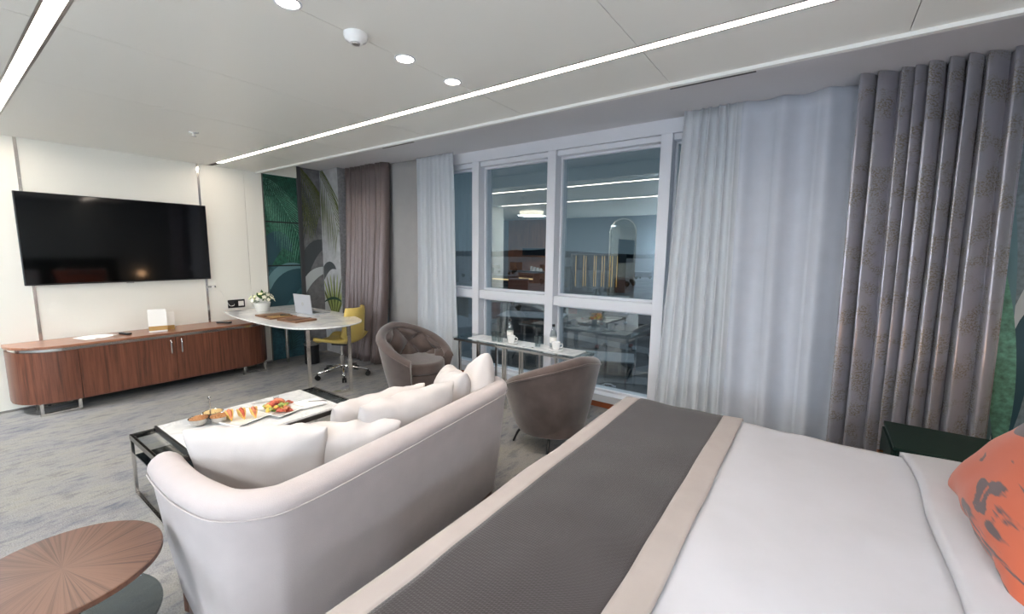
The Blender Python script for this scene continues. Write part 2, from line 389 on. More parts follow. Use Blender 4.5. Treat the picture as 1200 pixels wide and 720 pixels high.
# TV wall
wl = struct('wall_left')
MB().box(XW-.15, XW-.012, -.02, 2.66, 0, 2.6).build('wall_core', 'seamgap', wl)
for y0, y1 in ((0, .589), (.589, 1.952), (1.952, 2.432), (2.432, 2.64)):
    MB().box(XW-.012, XW, y0+.0015, y1-.0015, 0, ZC).build('wall_panel', 'cream', wl)
for y in (.589, 1.952):
    MB().box(XW-.004, XW+.006, y-.011, y+.011, .0, ZC-.002).build('chrome_strip', 'chrome', wl)
# mural panel beyond the TV wall
wm = struct('wall_left_alcove')
XM = XW-.03
MB().box(XM-.1, XM-.008, 2.66, 3.46, 0, 2.6).build('wall_core', 'seamgap', wm)
MB().box(XM-.008, XM+.02, 2.645, 3.10, 2.452, ZP).build('header', 'cream', wm)
for z0, z1, m in ((0, 1.265, 'mural_teal'), (1.283, 1.84, 'mural_green'), (1.858, 2.45, 'mural_green')):
    MB().box(XM-.008, XM, 2.645, 3.10, z0, z1).build('glass_panel', m, wm)
for z in (1.274, 1.849): MB().box(XM-.006, XM+.008, 2.645, 3.10, z-.009, z+.009).build('bar', 'blackbar', wm)
MB().box(XM-.006, XM+.03, 3.10, 3.15, 0, ZP).build('post', 'post', wm)
MB().box(XM-.008, XM, 3.15, 3.45, 0, ZP).build('wallpaper', 'mural_grey', wm)
# corner column clad in wallpaper
wc = struct('wall_corner_column')
XC = -5.44
MB().box(XM-.2, XC, 3.44, YG, 0, ZP).build('column', 'mural_pale', wc)
MB().box(XC, XC+.003, 3.44, YG, 0, ZP).build('column_side', 'mural_side', wc)
# printed palm fronds: flat print lying on the wall
def frond(mapf, base, ctrl, tip, n, ln, mat, name, parent, droop=.35, wid=.0055, back=.55):
    m = MB(); b, c, t = Vector(base), Vector(ctrl), Vector(tip)
    def P(u): return b*(1-u)**2+c*2*u*(1-u)+t*u*u
    def poly(pts): m.add([mapf(p) for p in pts], [tuple(range(len(pts)))])
    for i in range(n):
        u0, u1 = i/n, (i+1)/n; p, q = P(u0), P(u1); d = (q-p).normalized(); nn = Vector((-d.y, d.x))
        poly([p+nn*.004, p-nn*.004, q-nn*.004, q+nn*.004])
        L = ln*(.55+.6*math.sin(PI*min(1, .15+.85*u0)))*random.uniform(.85, 1.1)
        for s in (1, -1):
            dr = (nn*s*(1-back)+d*back).normalized(); e = p+dr*L+Vector((0, -droop*L)); k = Vector((-dr.y, dr.x))
            mid = p+dr*L*.5+Vector((0, -droop*L*.3))
            poly([p+k*wid*.3, mid+k*wid, e, mid-k*wid, p-k*wid*.3])
    return m
def clipped(m, axis, lo, hi, zlo, zhi, name, mat, parent):
    # keep the print inside its panel
    bm = bmesh.new(); vs = [bm.verts.new(v) for v in m.v]
    for f in m.f:
        try: bm.faces.new([vs[i] for i in f])
        except ValueError: pass
    for co, no in ((lo, -1), (hi, 1)):
        v = [0, 0, 0]; v[axis] = co; nrm = [0, 0, 0]; nrm[axis] = no
        bmesh.ops.bisect_plane(bm, geom=bm.verts[:]+bm.edges[:]+bm.faces[:], plane_co=v, plane_no=nrm, clear_outer=True)
    for co, no in ((zlo, -1), (zhi, 1)):
        bmesh.ops.bisect_plane(bm, geom=bm.verts[:]+bm.edges[:]+bm.faces[:], plane_co=(0, 0, co), plane_no=(0, 0, no), clear_outer=True)
    me = bpy.data.meshes.new(name); bm.to_mesh(me); bm.free(); me.materials.append(M[mat])
    o = bpy.data.objects.new(name, me); C.objects.link(o); o.parent = parent; return o
def bigleaf(mapf, base, ctrl, tip, w, n=14):
    m = MB(); b, c, t = Vector(base), Vector(ctrl), Vector(tip); L = []; R = []
    for i in range(n+1):
        u = i/n; p = b*(1-u)**2+c*2*u*(1-u)+t*u*u; d = (c-b)*2*(1-u)+(t-c)*2*u; d.normalize(); nn = Vector((-d.y, d.x)); ww = w*math.sin(PI*min(1, u*.97+.03))**.7
        L.append(p+nn*ww); R.append(p-nn*ww)
    vs = [mapf(p) for p in L]+[mapf(p) for p in R]
    m.add(vs, [(i, i+1, n+2+i, n+1+i) for i in range(n)]); return m
eps = [.0]
def mapX(x):   # wall facing +x : (y, z)
    eps[0] += .0006; e = x+eps[0]
    return lambda p: (e, p.x, p.y)
def mapY(y):   # wall facing -y : (x, z)
    eps[0] += .0006; e = y-eps[0]
    return lambda p: (p.x, e, p.y)
def wallprints():
    eps[0] = .0006
    cl = lambda m, mat: clipped(m, 1, 2.646, 3.099, .02, 2.449, 'palm_print', mat, wm)
    cl(bigleaf(mapX(XM), (2.6, 1.1), (2.75, 1.9), (3.0, 1.45), .13), 'print_leafblue')
    cl(frond(mapX(XM), (2.60, 2.42), (2.9, 2.2), (3.14, 1.55), 22, .42, 'print_palm', 'p', wm, .45), 'print_palm')
    cl(frond(mapX(XM), (3.2, 2.5), (2.95, 2.45), (2.7, 2.3), 16, .26, 'print_palmdark', 'p', wm, .3), 'print_palmdark')
    cl(bigleaf(mapX(XM), (2.62, .95), (2.85, 1.3), (3.2, 1.22), .10), 'print_leafpale')
    cl(bigleaf(mapX(XM), (2.7, .55), (2.8, 1.15), (3.3, 1.15), .16), 'print_leafblue')
    cl(frond(mapX(XM), (2.9, .1), (3.0, .4), (2.7, .62), 20, .22, 'print_palmdark', 'p', wm), 'print_palmdark')
    eps[0] = .0006
    cl = lambda m, mat: clipped(m, 1, 3.151, 3.43, .02, ZP-.01, 'palm_print', mat, wm)
    cl(frond(mapX(XM), (3.0, 2.7), (3.3, 2.4), (3.42, 1.95), 18, .36, 'print_olive', 'p', wm, .7, .010), 'print_olive')
    cl(frond(mapX(XM), (3.0, 2.6), (3.15, 2.3), (3.25, 1.8), 14, .30, 'print_darkgrey', 'p', wm, .7), 'print_darkgrey')
    cl(bigleaf(mapX(XM), (3.1, .9), (3.2, 1.7), (3.6, 1.55), .10), 'print_darkgrey')
    cl(bigleaf(mapX(XM), (3.1, .8), (3.2, 1.25), (3.6, 1.2), .07), 'print_white')
    eps[0] = .0006
    cl = lambda m, mat: clipped(m, 0, XM+.01, XC-.001, .02, ZP-.01, 'palm_print', mat, wc)
    cl(frond(mapY(3.44), (-6.15, 2.75), (-5.7, 2.55), (-5.45, 1.7), 20, .42, 'print_olive', 'p', wc, .75, .011), 'print_olive')
    cl(bigleaf(mapY(3.44), (-6.0, .9), (-5.8, 1.4), (-5.55, 1.22), .07), 'print_darkgrey')
    for k in range(9):
        a = -.75+k*.19
        cl(bigleaf(mapY(3.44), (-5.62, .45), (-5.62+.25*math.sin(a), .8), (-5.62+.5*math.sin(a), .55+.62*math.cos(a)), .022), ('print_olive', 'print_lime')[k % 2])
    cl(bigleaf(mapY(3.44), (-5.9, .72), (-5.6, .88), (-5.4, .74), .02), 'print_palmdark')
wallprints()
# window wall: head band, sill, pier, mullions, panes
ww = struct('wall_window')
MB().box(XC, XR+.2, YW, YG+.15, 2.49, ZP+.02).build('head_band', 'white_wall', ww)
MB().box(XC, XR+.2, YW-.005, YG+.15, .06, .13).build('sill', 'white_frame', ww)
MB().box(XC, XR+.2, YW+.01, YG+.15, -.05, .06).build('base_board', 'basewood', ww)
MB().box(.80, XR+.2, YW-.03, YG+.15, 0, ZP+.01).build('pier', 'mural_pier', ww)
eps[0] = .0006
for k, (bx, a, L, m) in enumerate(((.80, -.1, 1.0, 'print_leafpale'), (.9, .18, 1.25, 'print_white'), (.86, -.2, .8, 'print_palmdark'), (.96, .05, .9, 'print_leafblue'), (.82, .25, .7, 'print_palm'), (.9, -.05, 1.6, 'print_leafpale'), (.97, -.2, 1.3, 'print_palm'))):
    clipped(bigleaf(mapY(YW-.03), (bx, .3), (bx+.2*math.sin(a), .3+L*.5), (bx+L*math.sin(a)*.6, .3+L), .06), 0, .801, XR, .05, ZP-.02, 'leaf_print', m, ww)
MULL = [-5.35, -4.30, -3.235, -2.243, -1.133, -.07, .86]
HEAD, TRA, BOT = 2.489, 1.005, .13
for n in range(len(MULL)-1):
    a, b = MULL[n], MULL[n+1]
    w = struct('window_%d' % (n+1), ((a+b)/2, YG, 0)); h = (b-a)/2; d = YW-YG
    MB().box(-h-.048, -h+.048, d, .1, BOT, HEAD).build('mullion', 'white_frame', w, bevel=.003)
    if n == len(MULL)-2: MB().box(h-.05, h+.05, d, .1, BOT, HEAD).build('mullion', 'white_frame', w, bevel=.004)
    MB().box(-h+.05, h-.05, d+.015, .1, TRA-.048, TRA+.048).build('transom', 'white_frame', w, bevel=.004)
    MB().box(-h+.05, h-.05, d+.03, .1, HEAD-.05, HEAD).build('head_rail', 'white_frame', w, bevel=.004)
    for z0, z1 in ((BOT, TRA-.048), (TRA+.048, HEAD-.05)):
        f = MB()
        for q in ((-h+.05, -h+.072, z0, z1), (h-.072, h-.05, z0, z1), (-h+.072, h-.072, z0, z0+.022), (-h+.072, h-.072, z1-.022, z1)):
            f.box(q[0], q[1], -.03, .02, q[2], q[3])
        f.build('sash', 'white_frame', w, bevel=.003)
        MB().box(-h+.07, h-.07, -.004, .004, z0+.02, z1-.02).build('pane', 'window_glass', w)
# headboard wall, back wall and corridor (seen in the panes' reflections)
wr = struct('wall_right')
MB().box(XR, XR+.2, YB, YW, 0, 2.6).build('wall_core', 'headwall', wr)
wb_ = struct('wall_back')
MB().box(-6.6, XR, YB-.15, YB, 0, 2.6).build('wall_core', 'backwall', wb_)
MB().box(XB, -6.6, YB-.15, YB, 0, 2.6).build('wood_panel', 'woodpanel', wb_)
wo_ = struct('wall_corridor')
MB().box(XB-.15, XB, YB-.15, 0, 0, 2.6).build('wall_core', 'backwall', wo_)
MB().box(XB, XW-.15, -.02, .1, 0, 2.6).build('return_wall', 'cream', wo_)
st(MB().box(XW-.012, XW+.012, .001, 2.64, 0, .02).build('baseboard_left', 'brushed'))

# ================================================================== ceiling fittings
def downlight(x, y, lab, pw=13):
    t = thing('downlight', lab, 'ceiling light', (x, y, ZC), group='round recessed downlights')
    MB().lathe([(.0, -.002), (.040, -.002), (.040, .002), (0, .002)], 24).build('bulb_face', 'bulb', t)
    r = MB(); r.grid(lambda u, v: ((.046+.006*math.cos(2*PI*v))*math.cos(2*PI*u), (.046+.006*math.cos(2*PI*v))*math.sin(2*PI*u), .004*math.sin(2*PI*v)), 28, 8, True, True)
    r.build('trim_ring', 'white_frame', t, 180)
    lamp('downlight_spot', 'SPOT', (0, 0, -.02), pw, (1, .88, .78), .04, parent=t, spot=125, blend=.8)
downlight(-1.768, .936, 'round recessed ceiling downlight cut by the top edge of the view')
downlight(-1.776, 1.522, 'round recessed ceiling downlight nearest the smoke detector')
downlight(-1.782, 1.868, 'round recessed ceiling downlight closest to the long led strip')
t = thing('smoke_detector', 'white round smoke detector on the ceiling between downlights', 'smoke detector', (-1.763, 1.233, ZC))
MB().lathe([(.052, 0), (.052, -.012), (.046, -.026), (.030, -.036), (.028, -.040), (.0, -.040)], 28).build('housing', 'porcelain', t, 50)
MB().lathe([(.018, -.039), (.016, -.044), (.0, -.045)], 20).build('sensor_cap', 'brushed', t, 50)
t = thing('fire_sprinkler', 'small white fire sprinkler head on the ceiling near the television', 'sprinkler', (-4.31, 1.434, ZC))
MB().lathe([(.036, 0), (.034, -.006), (.0, -.007)], 20).build('escutcheon', 'porcelain', t, 50)
MB().cyl((0, 0, -.004), (0, 0, -.03), .008, .006).lathe([(.0, -.030), (.018, -.031), (.018, -.034), (0, -.034)], 12).build('spray_head', 'porcelain', t, 40)
# ceiling and floor lamps added behind the camera to fill the room with light
for x, y, lab in ((-5.7, -.9, 'added round ceiling fill lamp over the corridor side of the entrance'), (-.9, -1.7, 'added round ceiling fill lamp over the floor behind the bed')):
    t = thing('fill_ceiling_lamp', lab, 'lamp', (x, y, ZC))
    MB().lathe([(.28, 0), (.28, -.07), (.26, -.085), (0, -.09)], 32).build('diffuser', 'fill_lampshade', t, 50)
    lamp('fill_ceiling_light', 'AREA', (0, 0, -.10), 45, (.93, .97, 1), .5, parent=t)
plain('globe', (255, 248, 240), .5, emit=(228, 240, 255), estr=165)  # glow of the added lamp in the corner behind the bed
plain('fill_globe_soft', (255, 248, 240), .5, emit=(230, 241, 255), estr=185)
plain('fill_globe_dim', (255, 248, 240), .5, emit=(236, 244, 255), estr=15)
plain('globe_warm', (255, 220, 180), .5, emit=(255, 200, 150), estr=6)
def sphere(r, c=(0, 0, 0), n=20, m=12, sz=1): return MB().lathe([(max(1e-4, r*math.sin(PI*i/m)), -r*sz*math.cos(PI*i/m)) for i in range(m+1)], n, c)
t = thing('fill_floor_lamp', 'added tall globe lamp by the back wall standing in for a flash', 'lamp', (-2.3, -2.85, 0))  # added globe in place of the camera flash
MB().lathe([(.15, 0), (.15, .015), (.02, .03), (.012, .05), (.012, 1.36), (0, 1.36)], 24).build('stand', 'chrome', t, 40)
sphere(.10, (0, 0, 1.45)).build('globe', 'fill_globe_dim', t, 180)
t = thing('fill_floor_lamp', 'added tall fill lamp with a white glass globe at the corridor corner', 'lamp', (-3.1, -2.7, 0))  # added lamp, brightens the TV wall
MB().lathe([(.15, 0), (.15, .015), (.02, .03), (.012, .05), (.012, 1.36), (0, 1.36)], 24).build('stand', 'chrome', t, 40)
sphere(.10, (0, 0, 1.45)).build('globe', 'fill_globe_soft', t, 180)
t = thing('fill_floor_lamp', 'added lower fill lamp with a white glass globe in the corner behind the bed', 'lamp', (.7, -2.3, 0))  # added lamp, brightens the curtains, bed and runner
MB().lathe([(.15, 0), (.15, .015), (.02, .03), (.012, .05), (.012, 1.26), (0, 1.26)], 24).build('stand', 'chrome', t, 40)
sphere(.10, (0, 0, 1.35)).build('globe', 'globe', t, 180)

# ================================================================== TV
t = thing('television', 'large black flat screen television mounted on the cream wall', 'television', (XW, 1.2575, 1.138))
MB().box(.02, .055, -.727, .727, 0, .842).build('casing', 'bezel', t, bevel=.004)
MB().box(.054, .058, -.719, .719, .014, .834).build('screen', 'screen', t)
MB().box(.05, .06, -.03, .03, -.010, .002).build('logo_bar', 'brushed', t)
MB().box(0, .02, -.25, .25, .2, .6).build('wall_mount', 'black', t)
# ================================================================== media console
def console():
    t = thing('media_console', 'long walnut media console with rounded ends under the television', 'console', (XW+.006, 1.425, 0))
    D = .43; H = 1.07; R = .33
    def foot(d, h, r, n=10):
        P = [(0.005, -h), (d-r, -h)]
        P += [(d-r+r*math.sin(a), -h+r-r*math.cos(a)) for a in [PI/2*k/n for k in range(1, n+1)]]
        P += [(d-r+r*math.cos(a), h-r+r*math.sin(a)) for a in [PI/2*k/n for k in range(0, n+1)]]
        return P+[(0.005, h)]
    MB().prism(foot(D-.02, H-.02, R-.02), .115, .57).build('carcass', 'black', t)
    # end panels (curved shells)
    y1 = .763-1.425; y2 = 2.19-1.425
    def shell(s):
        A = []; B = []
        for r, out in ((R, A), (R-.018, B)):
            d = D-R
            out += [(.006, -H+(R-r)), (d, -H+(R-r))]
            out += [(d+r*math.sin(a), -H+R-r*math.cos(a)) for a in [PI/2*k/12 for k in range(1, 13)]]
            out += [(d+r, (y1 if s < 0 else -y2)-.002)]
        P = A+B[::-1]
        if s > 0: P = [(x, -y) for x, y in P]
        return P
    MB().prism(shell(-1), .11, .572).build('end_panel', 'walnut', t, 30)
    MB().prism(shell(1), .11, .572).build('end_panel', 'walnut', t, 30)
    ym = 1.487-1.425
    for a, b, hy in ((y1, ym, ym-.045), (ym, y2, ym+.045)):
        d = MB().box(D-.018, D+.001, a+.002, b-.002, .11, .572).build('door', 'walnut', t, bevel=.0015)
        h = MB(); h.tube([(D, hy, .40), (D+.022, hy, .405), (D+.028, hy, .42), (D+.028, hy, .53), (D+.022, hy, .545), (D, hy, .55)], .007, 10); h.build('handle', 'chrome', d, 180)
    P1 = foot(D-.012, H-.012, R-.012); MB().prism(P1, .574, .600).build('chrome_band', 'chrome', t, 30)
    MB().prism(foot(D+.012, H+.012, R+.012), .600, .624).build('top', 'walnut_top', t, 30, bevel=.004)
    for a, b in ((.49, .755), (2.13, 2.385)):
        for x in (D-.05, .12):
            a_, b_ = a-1.425, b-1.425
            MB().box(x-.012, x+.012, a_, a_+.024, 0, .112).box(x-.012, x+.012, b_-.024, b_, 0, .112).box(x-.014, x+.014, a_, b_, 0, .022).build('sled_leg', 'chrome', t)
console()
# things on the console
o = MB(); o.grid(lambda u, v: (.10*(u-.5)*2, .13*(v-.5)*2, .003+.006*math.sin(3*u+2)*math.sin(4*v)), 8, 8)
tag(o.build('paper_sheet', 'paper', None, 180, solid=.001), 'white loose paper leaflet lying on the walnut console', 'paper', loc=(-5.66, .93, .626)).rotation_euler = (0, 0, .3)
def remote(name, lab, loc, rz, L=.085):
    t = thing(name, lab, 'remote', loc, rz)
    MB().prism(roundrect(-.024, .024, -L, L, .018), 0, .016).build('body', 'blackplastic', t, 40, bevel=.003)
    for i in range(5):
        for j in (-1, 0, 1): MB().lathe([(.0045, .016), (.004, .019), (0, .019)], 8, (j*.013, -L*.6+i*.028, 0)).build('button', 'brushed', t)
remote('remote_control', 'black remote control beside the paper leaflet on console', (-5.62, 1.14, .626), 1.9, .07)
remote('remote_control', 'black remote control under the desk edge on console', (-5.62, 2.02, .626), 2.2)
t = thing('menu_card', 'white standing menu card with gold print on the console', 'card', (-5.56, 1.39, .625), -.25)
for s in (-1, 1):
    m = MB(); m.obox((s*.026, 0, .118), (.0025, .15, .235), Matrix.Rotation(-s*.13, 3, 'Y')); m.build('card_leaf', 'paper', t)
MB().obox((.0385, 0, .04), (.001, .149, .045), Matrix.Rotation(-.13, 3, 'Y')).build('gold_band', 'goldprint', t)
t = thing('acrylic_stand', 'small pale tent card with gold foot behind the menu card', 'card', (-5.62, 1.50, .625), -.2)
MB().box(-.003, .003, -.05, .05, .02, .19).build('insert', 'paper', t)
MB().box(-.02, .02, -.045, .045, 0, .045).build('foot', 'goldprint', t, bevel=.002)
# wall socket, charger, cable
t = thing('wall_socket', 'black double wall socket plate above the desk', 'socket', (XW, 2.252, .816))
MB().box(0, .008, -.095, .095, -.05, .05).build('plate', 'black', t, bevel=.002)
for y, m in ((-.05, 'blackplastic'), (.05, 'paper')): MB().box(.006, .012, y-.03, y+.03, -.03, .03).build('outlet', m, t, bevel=.002)
t = thing('plug_adapter', 'small chrome plug adapter fixed to the strip right of television', 'adapter', (XW, 1.99, 1.043))
MB().box(.004, .03, -.045, .045, -.012, .012).build('body', 'chrome', t, bevel=.003)
MB().box(.03, .034, .0, .03, -.008, .008).build('switch', 'paper', t)
m = MB(); m.tube(catmull([(XW+.012, 2.035, 1.04), (XW+.015, 2.09, .98), (XW+.02, 2.14, .86), (XW+.03, 2.17, .80), (XW+.035, 2.21, .80), (XW+.014, 2.225, .815)]), .0025, 6)
tag(m.build('charging_cable', 'paper', None, 180), 'thin pale cable drooping from adapter to the wall socket', 'cable')
# ================================================================== desk
def desk():
    Z = .75; t = thing('writing_desk', 'white marble desk with curved top and chrome legs', 'desk', (-4.8, 2.45, 0))
    P = [(-5.72, 2.06), (-5.2, 1.975), (-4.5, 1.955), (-4.0, 2.03), (-3.80, 2.28), (-3.80, 2.52), (-3.98, 2.74), (-4.5, 2.88), (-5.2, 2.92), (-5.74, 2.93)]
    P = catmull([(x+4.8, y-2.45, 0) for x, y in P], 8)
    m = MB(); n = len(P)
    def ring(off, z):
        out = []
        for i, p in enumerate(P):
            c = Vector((-.3, 0, 0)); d = (p-c).normalized(); out.append((p.x-d.x*off, p.y-d.y*off, z))
        return out
    rings = [ring(.03, Z-.022), ring(.0, Z-.012), ring(0, Z-.004), ring(.004, Z)]
    vs = sum(rings, []); fs = []
    for k in range(3):
        for i in range(n): fs.append((k*n+i, k*n+(i+1) % n, (k+1)*n+(i+1) % n, (k+1)*n+i))
    fs += [tuple(range(n-1, -1, -1)), tuple(range(3*n, 4*n))]
    m.add(vs, fs).build('top', 'marble_desk', t, 40)
    # chrome loop leg
    a = Vector((.70, -.25, 0)); b = Vector((.85, .11, 0))
    dn = (b-a).normalized(); q = Matrix.Rotation(math.atan2(dn.y, dn.x), 3, 'Z')
    for p in (a, b): MB().obox((p.x, p.y, .364), (.035, .035, .728), q).build('leg', 'chrome', t, bevel=.002)
    MB().obox(((a+b)/2+Vector((0, 0, .0125))), ((b-a).length-.034, .03, .025), q).build('floor_bar', 'chrome', t)
    MB().obox(((a+b)/2+Vector((0, 0, .715))), ((b-a).length-.034, .03, .025), q).build('top_bar', 'chrome', t)
    MB().cyl((-.70, -.16, .625), (-.70, -.16, .73), .014).lathe([(.03, .724), (.03, .73), (0, .73)], 16, (-.70, -.16, 0)).build('post', 'chrome', t, 40)
    MB().cyl((-.86, .3, 0), (-.86, .3, .73), .02).build('post', 'chrome', t, 40)
desk()
# laptop
t = thing('laptop', 'open silver laptop seen from behind on the marble desk', 'laptop', (-4.82, 2.565, .751), .06)
MB().prism(roundrect(-.165, .165, 0, .225, .012), 0, .014).build('base', 'silver', t, 40)
MB().box(-.14, .14, .03, .12, .0135, .0150).build('keyboard', 'black', t)
lid = MB().obox((0, -.020, .118), (.33, .007, .222), Matrix.Rotation(.10, 3, 'X')).build('lid', 'silver', t, bevel=.002)
MB().obox((0, -.0160, .12), (.31, .001, .20), Matrix.Rotation(.10, 3, 'X')).build('display', 'screen', lid)
m = MB(); q = Matrix.Rotation(.10, 3, 'X')
m.grid(lambda u, v: Vector((0, -.0240, .118))+q @ Vector(((.016+.003*math.cos(2*PI*v))*math.cos(2*PI*u), .0006*math.sin(2*PI*v), (.016+.003*math.cos(2*PI*v))*math.sin(2*PI*u))), 20, 6, True, True)
for dx in (-.004, .005):
    m.obox(Vector((0, -.0240, .118))+q @ Vector((dx, 0, .002)), (.0025, .0012, .018), q @ Matrix.Rotation(.3, 3, 'Y'))
m.build('logo', 'brushed', lid)
# leather folders
t = thing('leather_folder', 'brown leather desk folder lying left of the laptop', 'folder', (-4.85, 2.25, .751), -.05)
MB().box(-.22, .18, -.13, .15, 0, .014).build('cover', 'leather', t, bevel=.003)
MB().box(-.03, .02, -.131, .151, .013, .018).build('strap', 'leatherdark', t)
MB().box(.02, .17, -.10, .12, .014, .018).build('note_pad', 'goldprint', t)
t = thing('leather_folder', 'brown leather folder nearest the desk edge before the laptop', 'folder', (-4.42, 2.27, .751), .12)
MB().box(-.17, .15, -.12, .12, 0, .018).build('cover', 'leather', t, bevel=.003)
MB().box(.02, .06, -.121, .121, .017, .021).build('strap', 'leatherdark', t)
m = MB(); m.cyl((-.07, 0, 0), (.07, 0, 0), .005, .004, 10).cyl((.07, 0, 0), (.082, 0, 0), .004, .001, 10)
o = tag(m.build('pen', 'darkmetal', None, 40), 'dark pen lying on the left leather folder', 'pen', loc=(-4.72, 2.30, .775)); o.rotation_euler = (0, 0, .5)
# flowers
def flowers():
    t = thing('flower_pot', 'white ribbed pot of white flowers on the marble desk', 'flower pot', (-5.36, 2.34, .751))
    m = MB(); m.lathe([(.0, 0), (.058, 0), (.062, .004), (.088, .10), (.09, .112), (.084, .112), (.08, .10), (0, .095)], 28); m.build('pot', 'pot', t, 50)
    fl = MB()
    for k in range(5):
        a = 2*PI*k/5
        def P(u, v, a=a):
            r = .026*u; w = .013*math.sin(PI*min(1, u*.9+.06))*(v-.5)*2
            return (r*math.cos(a)-w*math.sin(a), r*math.sin(a)+w*math.cos(a), .010*u*u+.003*(1-(2*v-1)**2)*0)
        fl.grid(P, 4, 2)
    fl.lathe([(.004, 0), (.005, .005), (0, .008)], 8)
    rnd = random.Random(3); proto = None; pr2 = None
    for i in range(26):
        th = i*2.39996; ph = math.sqrt((i+.5)/26)*1.45
        R = .105+rnd.uniform(-.012, .012); p = Vector((R*1.15*math.sin(ph)*math.cos(th), R*1.15*math.sin(ph)*math.sin(th), .125+R*math.cos(ph)))
        if i == 0: o = proto = fl.build('flower', 'petal', t, 180)
        else: o = proto.copy(); C.objects.link(o); o.parent = t
        if i == 1: o.data = proto.data.copy(); o.data.materials[0] = M['petal2']; pr2 = o
        if i > 1 and i % 5 == 0: o.data = pr2.data
        o.location = p; o.rotation_euler = (Vector((p.x, p.y, (p.z-.10)*1.0)).to_track_quat('Z', 'Y')).to_euler()
        s = rnd.uniform(.85, 1.15); o.scale = (s, s, s)
    lf = MB(); lf.grid(lambda u, v: (.07*u, .016*math.sin(PI*min(1, u*.95+.04))*(2*v-1), .01*u*u), 5, 2); lp = None
    for i in range(44):
        th = rnd.uniform(0, 2*PI); ph = rnd.uniform(.0, 1.75); R = .062
        p = Vector((R*math.sin(ph)*math.cos(th), R*math.sin(ph)*math.sin(th), .125+R*math.cos(ph)))
        if i == 0: o = lp = lf.build('leaf', 'leafgreen', t, 180)
        else: o = lp.copy(); C.objects.link(o); o.parent = t
        o.location = p; o.rotation_euler = (Vector((p.x, p.y, p.z-.11)).to_track_quat('X', 'Z')).to_euler(); s = rnd.uniform(.7, 1.2); o.scale = (s, s, s)
flowers()
# ================================================================== yellow swivel chair
def swivel():
    t = thing('swivel_chair', 'yellow shell swivel desk chair on a chrome star base', 'chair', (-4.52, 2.83, 0), math.atan2(.42, .9))
    # local +x is the back of the chair
    def P(u, v):
        # u along profile front->back top, v across
        pts = [(-.24, .415, .20), (-.20, .43, .22), (-.05, .425, .235), (.12, .425, .235), (.20, .45, .23), (.235, .53, .22), (.25, .65, .20), (.265, .78, .175), (.27, .83, .15)]
        x, z, w = prof[int(round(u*(len(prof)-1)))]
        s = 2*v-1
        lift = .05*abs(s)**2.5 if z < .5 else .0
        fwd = -.10*abs(s)**2.2 if z > .46 else 0
        return (x+fwd, w*s, z+lift)
    raw = [(-.24, .415, .19), (-.20, .432, .215), (-.05, .425, .235), (.12, .425, .235), (.20, .455, .23), (.235, .53, .22), (.25, .65, .20), (.265, .78, .185), (.268, .84, .165)]
    prof = catmull([Vector(p) for p in raw], 4)
    m = MB(); m.grid(P, len(prof)-1, 14); m.build('shell', 'yellow', t, 180, solid=.03)
    pad = MB(); pad.grid(lambda u, v: (-.20+.36*u, .17*(2*v-1), .452+.012*math.sin(PI*u)*math.sin(PI*v)), 8, 8); pad.build('seat_pad', 'yellow', t, 180, solid=.012)
    MB().cyl((0, 0, .10), (0, 0, .26), .026).cyl((0, 0, .26), (0, 0, .40), .016).build('gas_lift', 'chrome', t, 40)
    MB().box(-.09, .09, -.07, .07, .385, .412).build('seat_plate', 'black', t, bevel=.005)
    for k in range(5):
        a = 2*PI*k/5+.3; c, s = math.cos(a), math.sin(a)
        l = MB(); l.tube([(0, 0, .125), (.1*c, .1*s, .115), (.29*c, .29*s, .075)], lambda u: .02-.008*u, 8); leg = l.build('base_leg', 'chrome', t, 180)
        w = MB()
        for off in (-.014, .014):
            ox, oy = -s*off, c*off
            w.cyl((.29*c+ox-s*.008, .29*s+oy+c*.008, .028), (.29*c+ox+s*.008, .29*s+oy-c*.008, .028), .028, seg=14)
        w.cyl((.29*c, .29*s, .03), (.29*c, .29*s, .08), .008); w.build('caster', 'rubber', leg, 40)
    MB().tube([(.0, .07, .39), (.02, .2, .38), (.03, .24, .375)], .006, 8).build('lever', 'black', t, 180)
swivel()
t = thing('waste_bin', 'black cylindrical pedal bin standing beside the console end', 'bin', (-5.36, 2.92, 0))
MB().lathe([(.0, 0), (.085, 0), (.09, .01), (.09, .25), (.0, .25)], 28).build('body', 'blackplastic', t, 50)
MB().lathe([(.092, .25), (.093, .27), (.07, .285), (.0, .29)], 28).build('lid', 'brushed', t, 40)
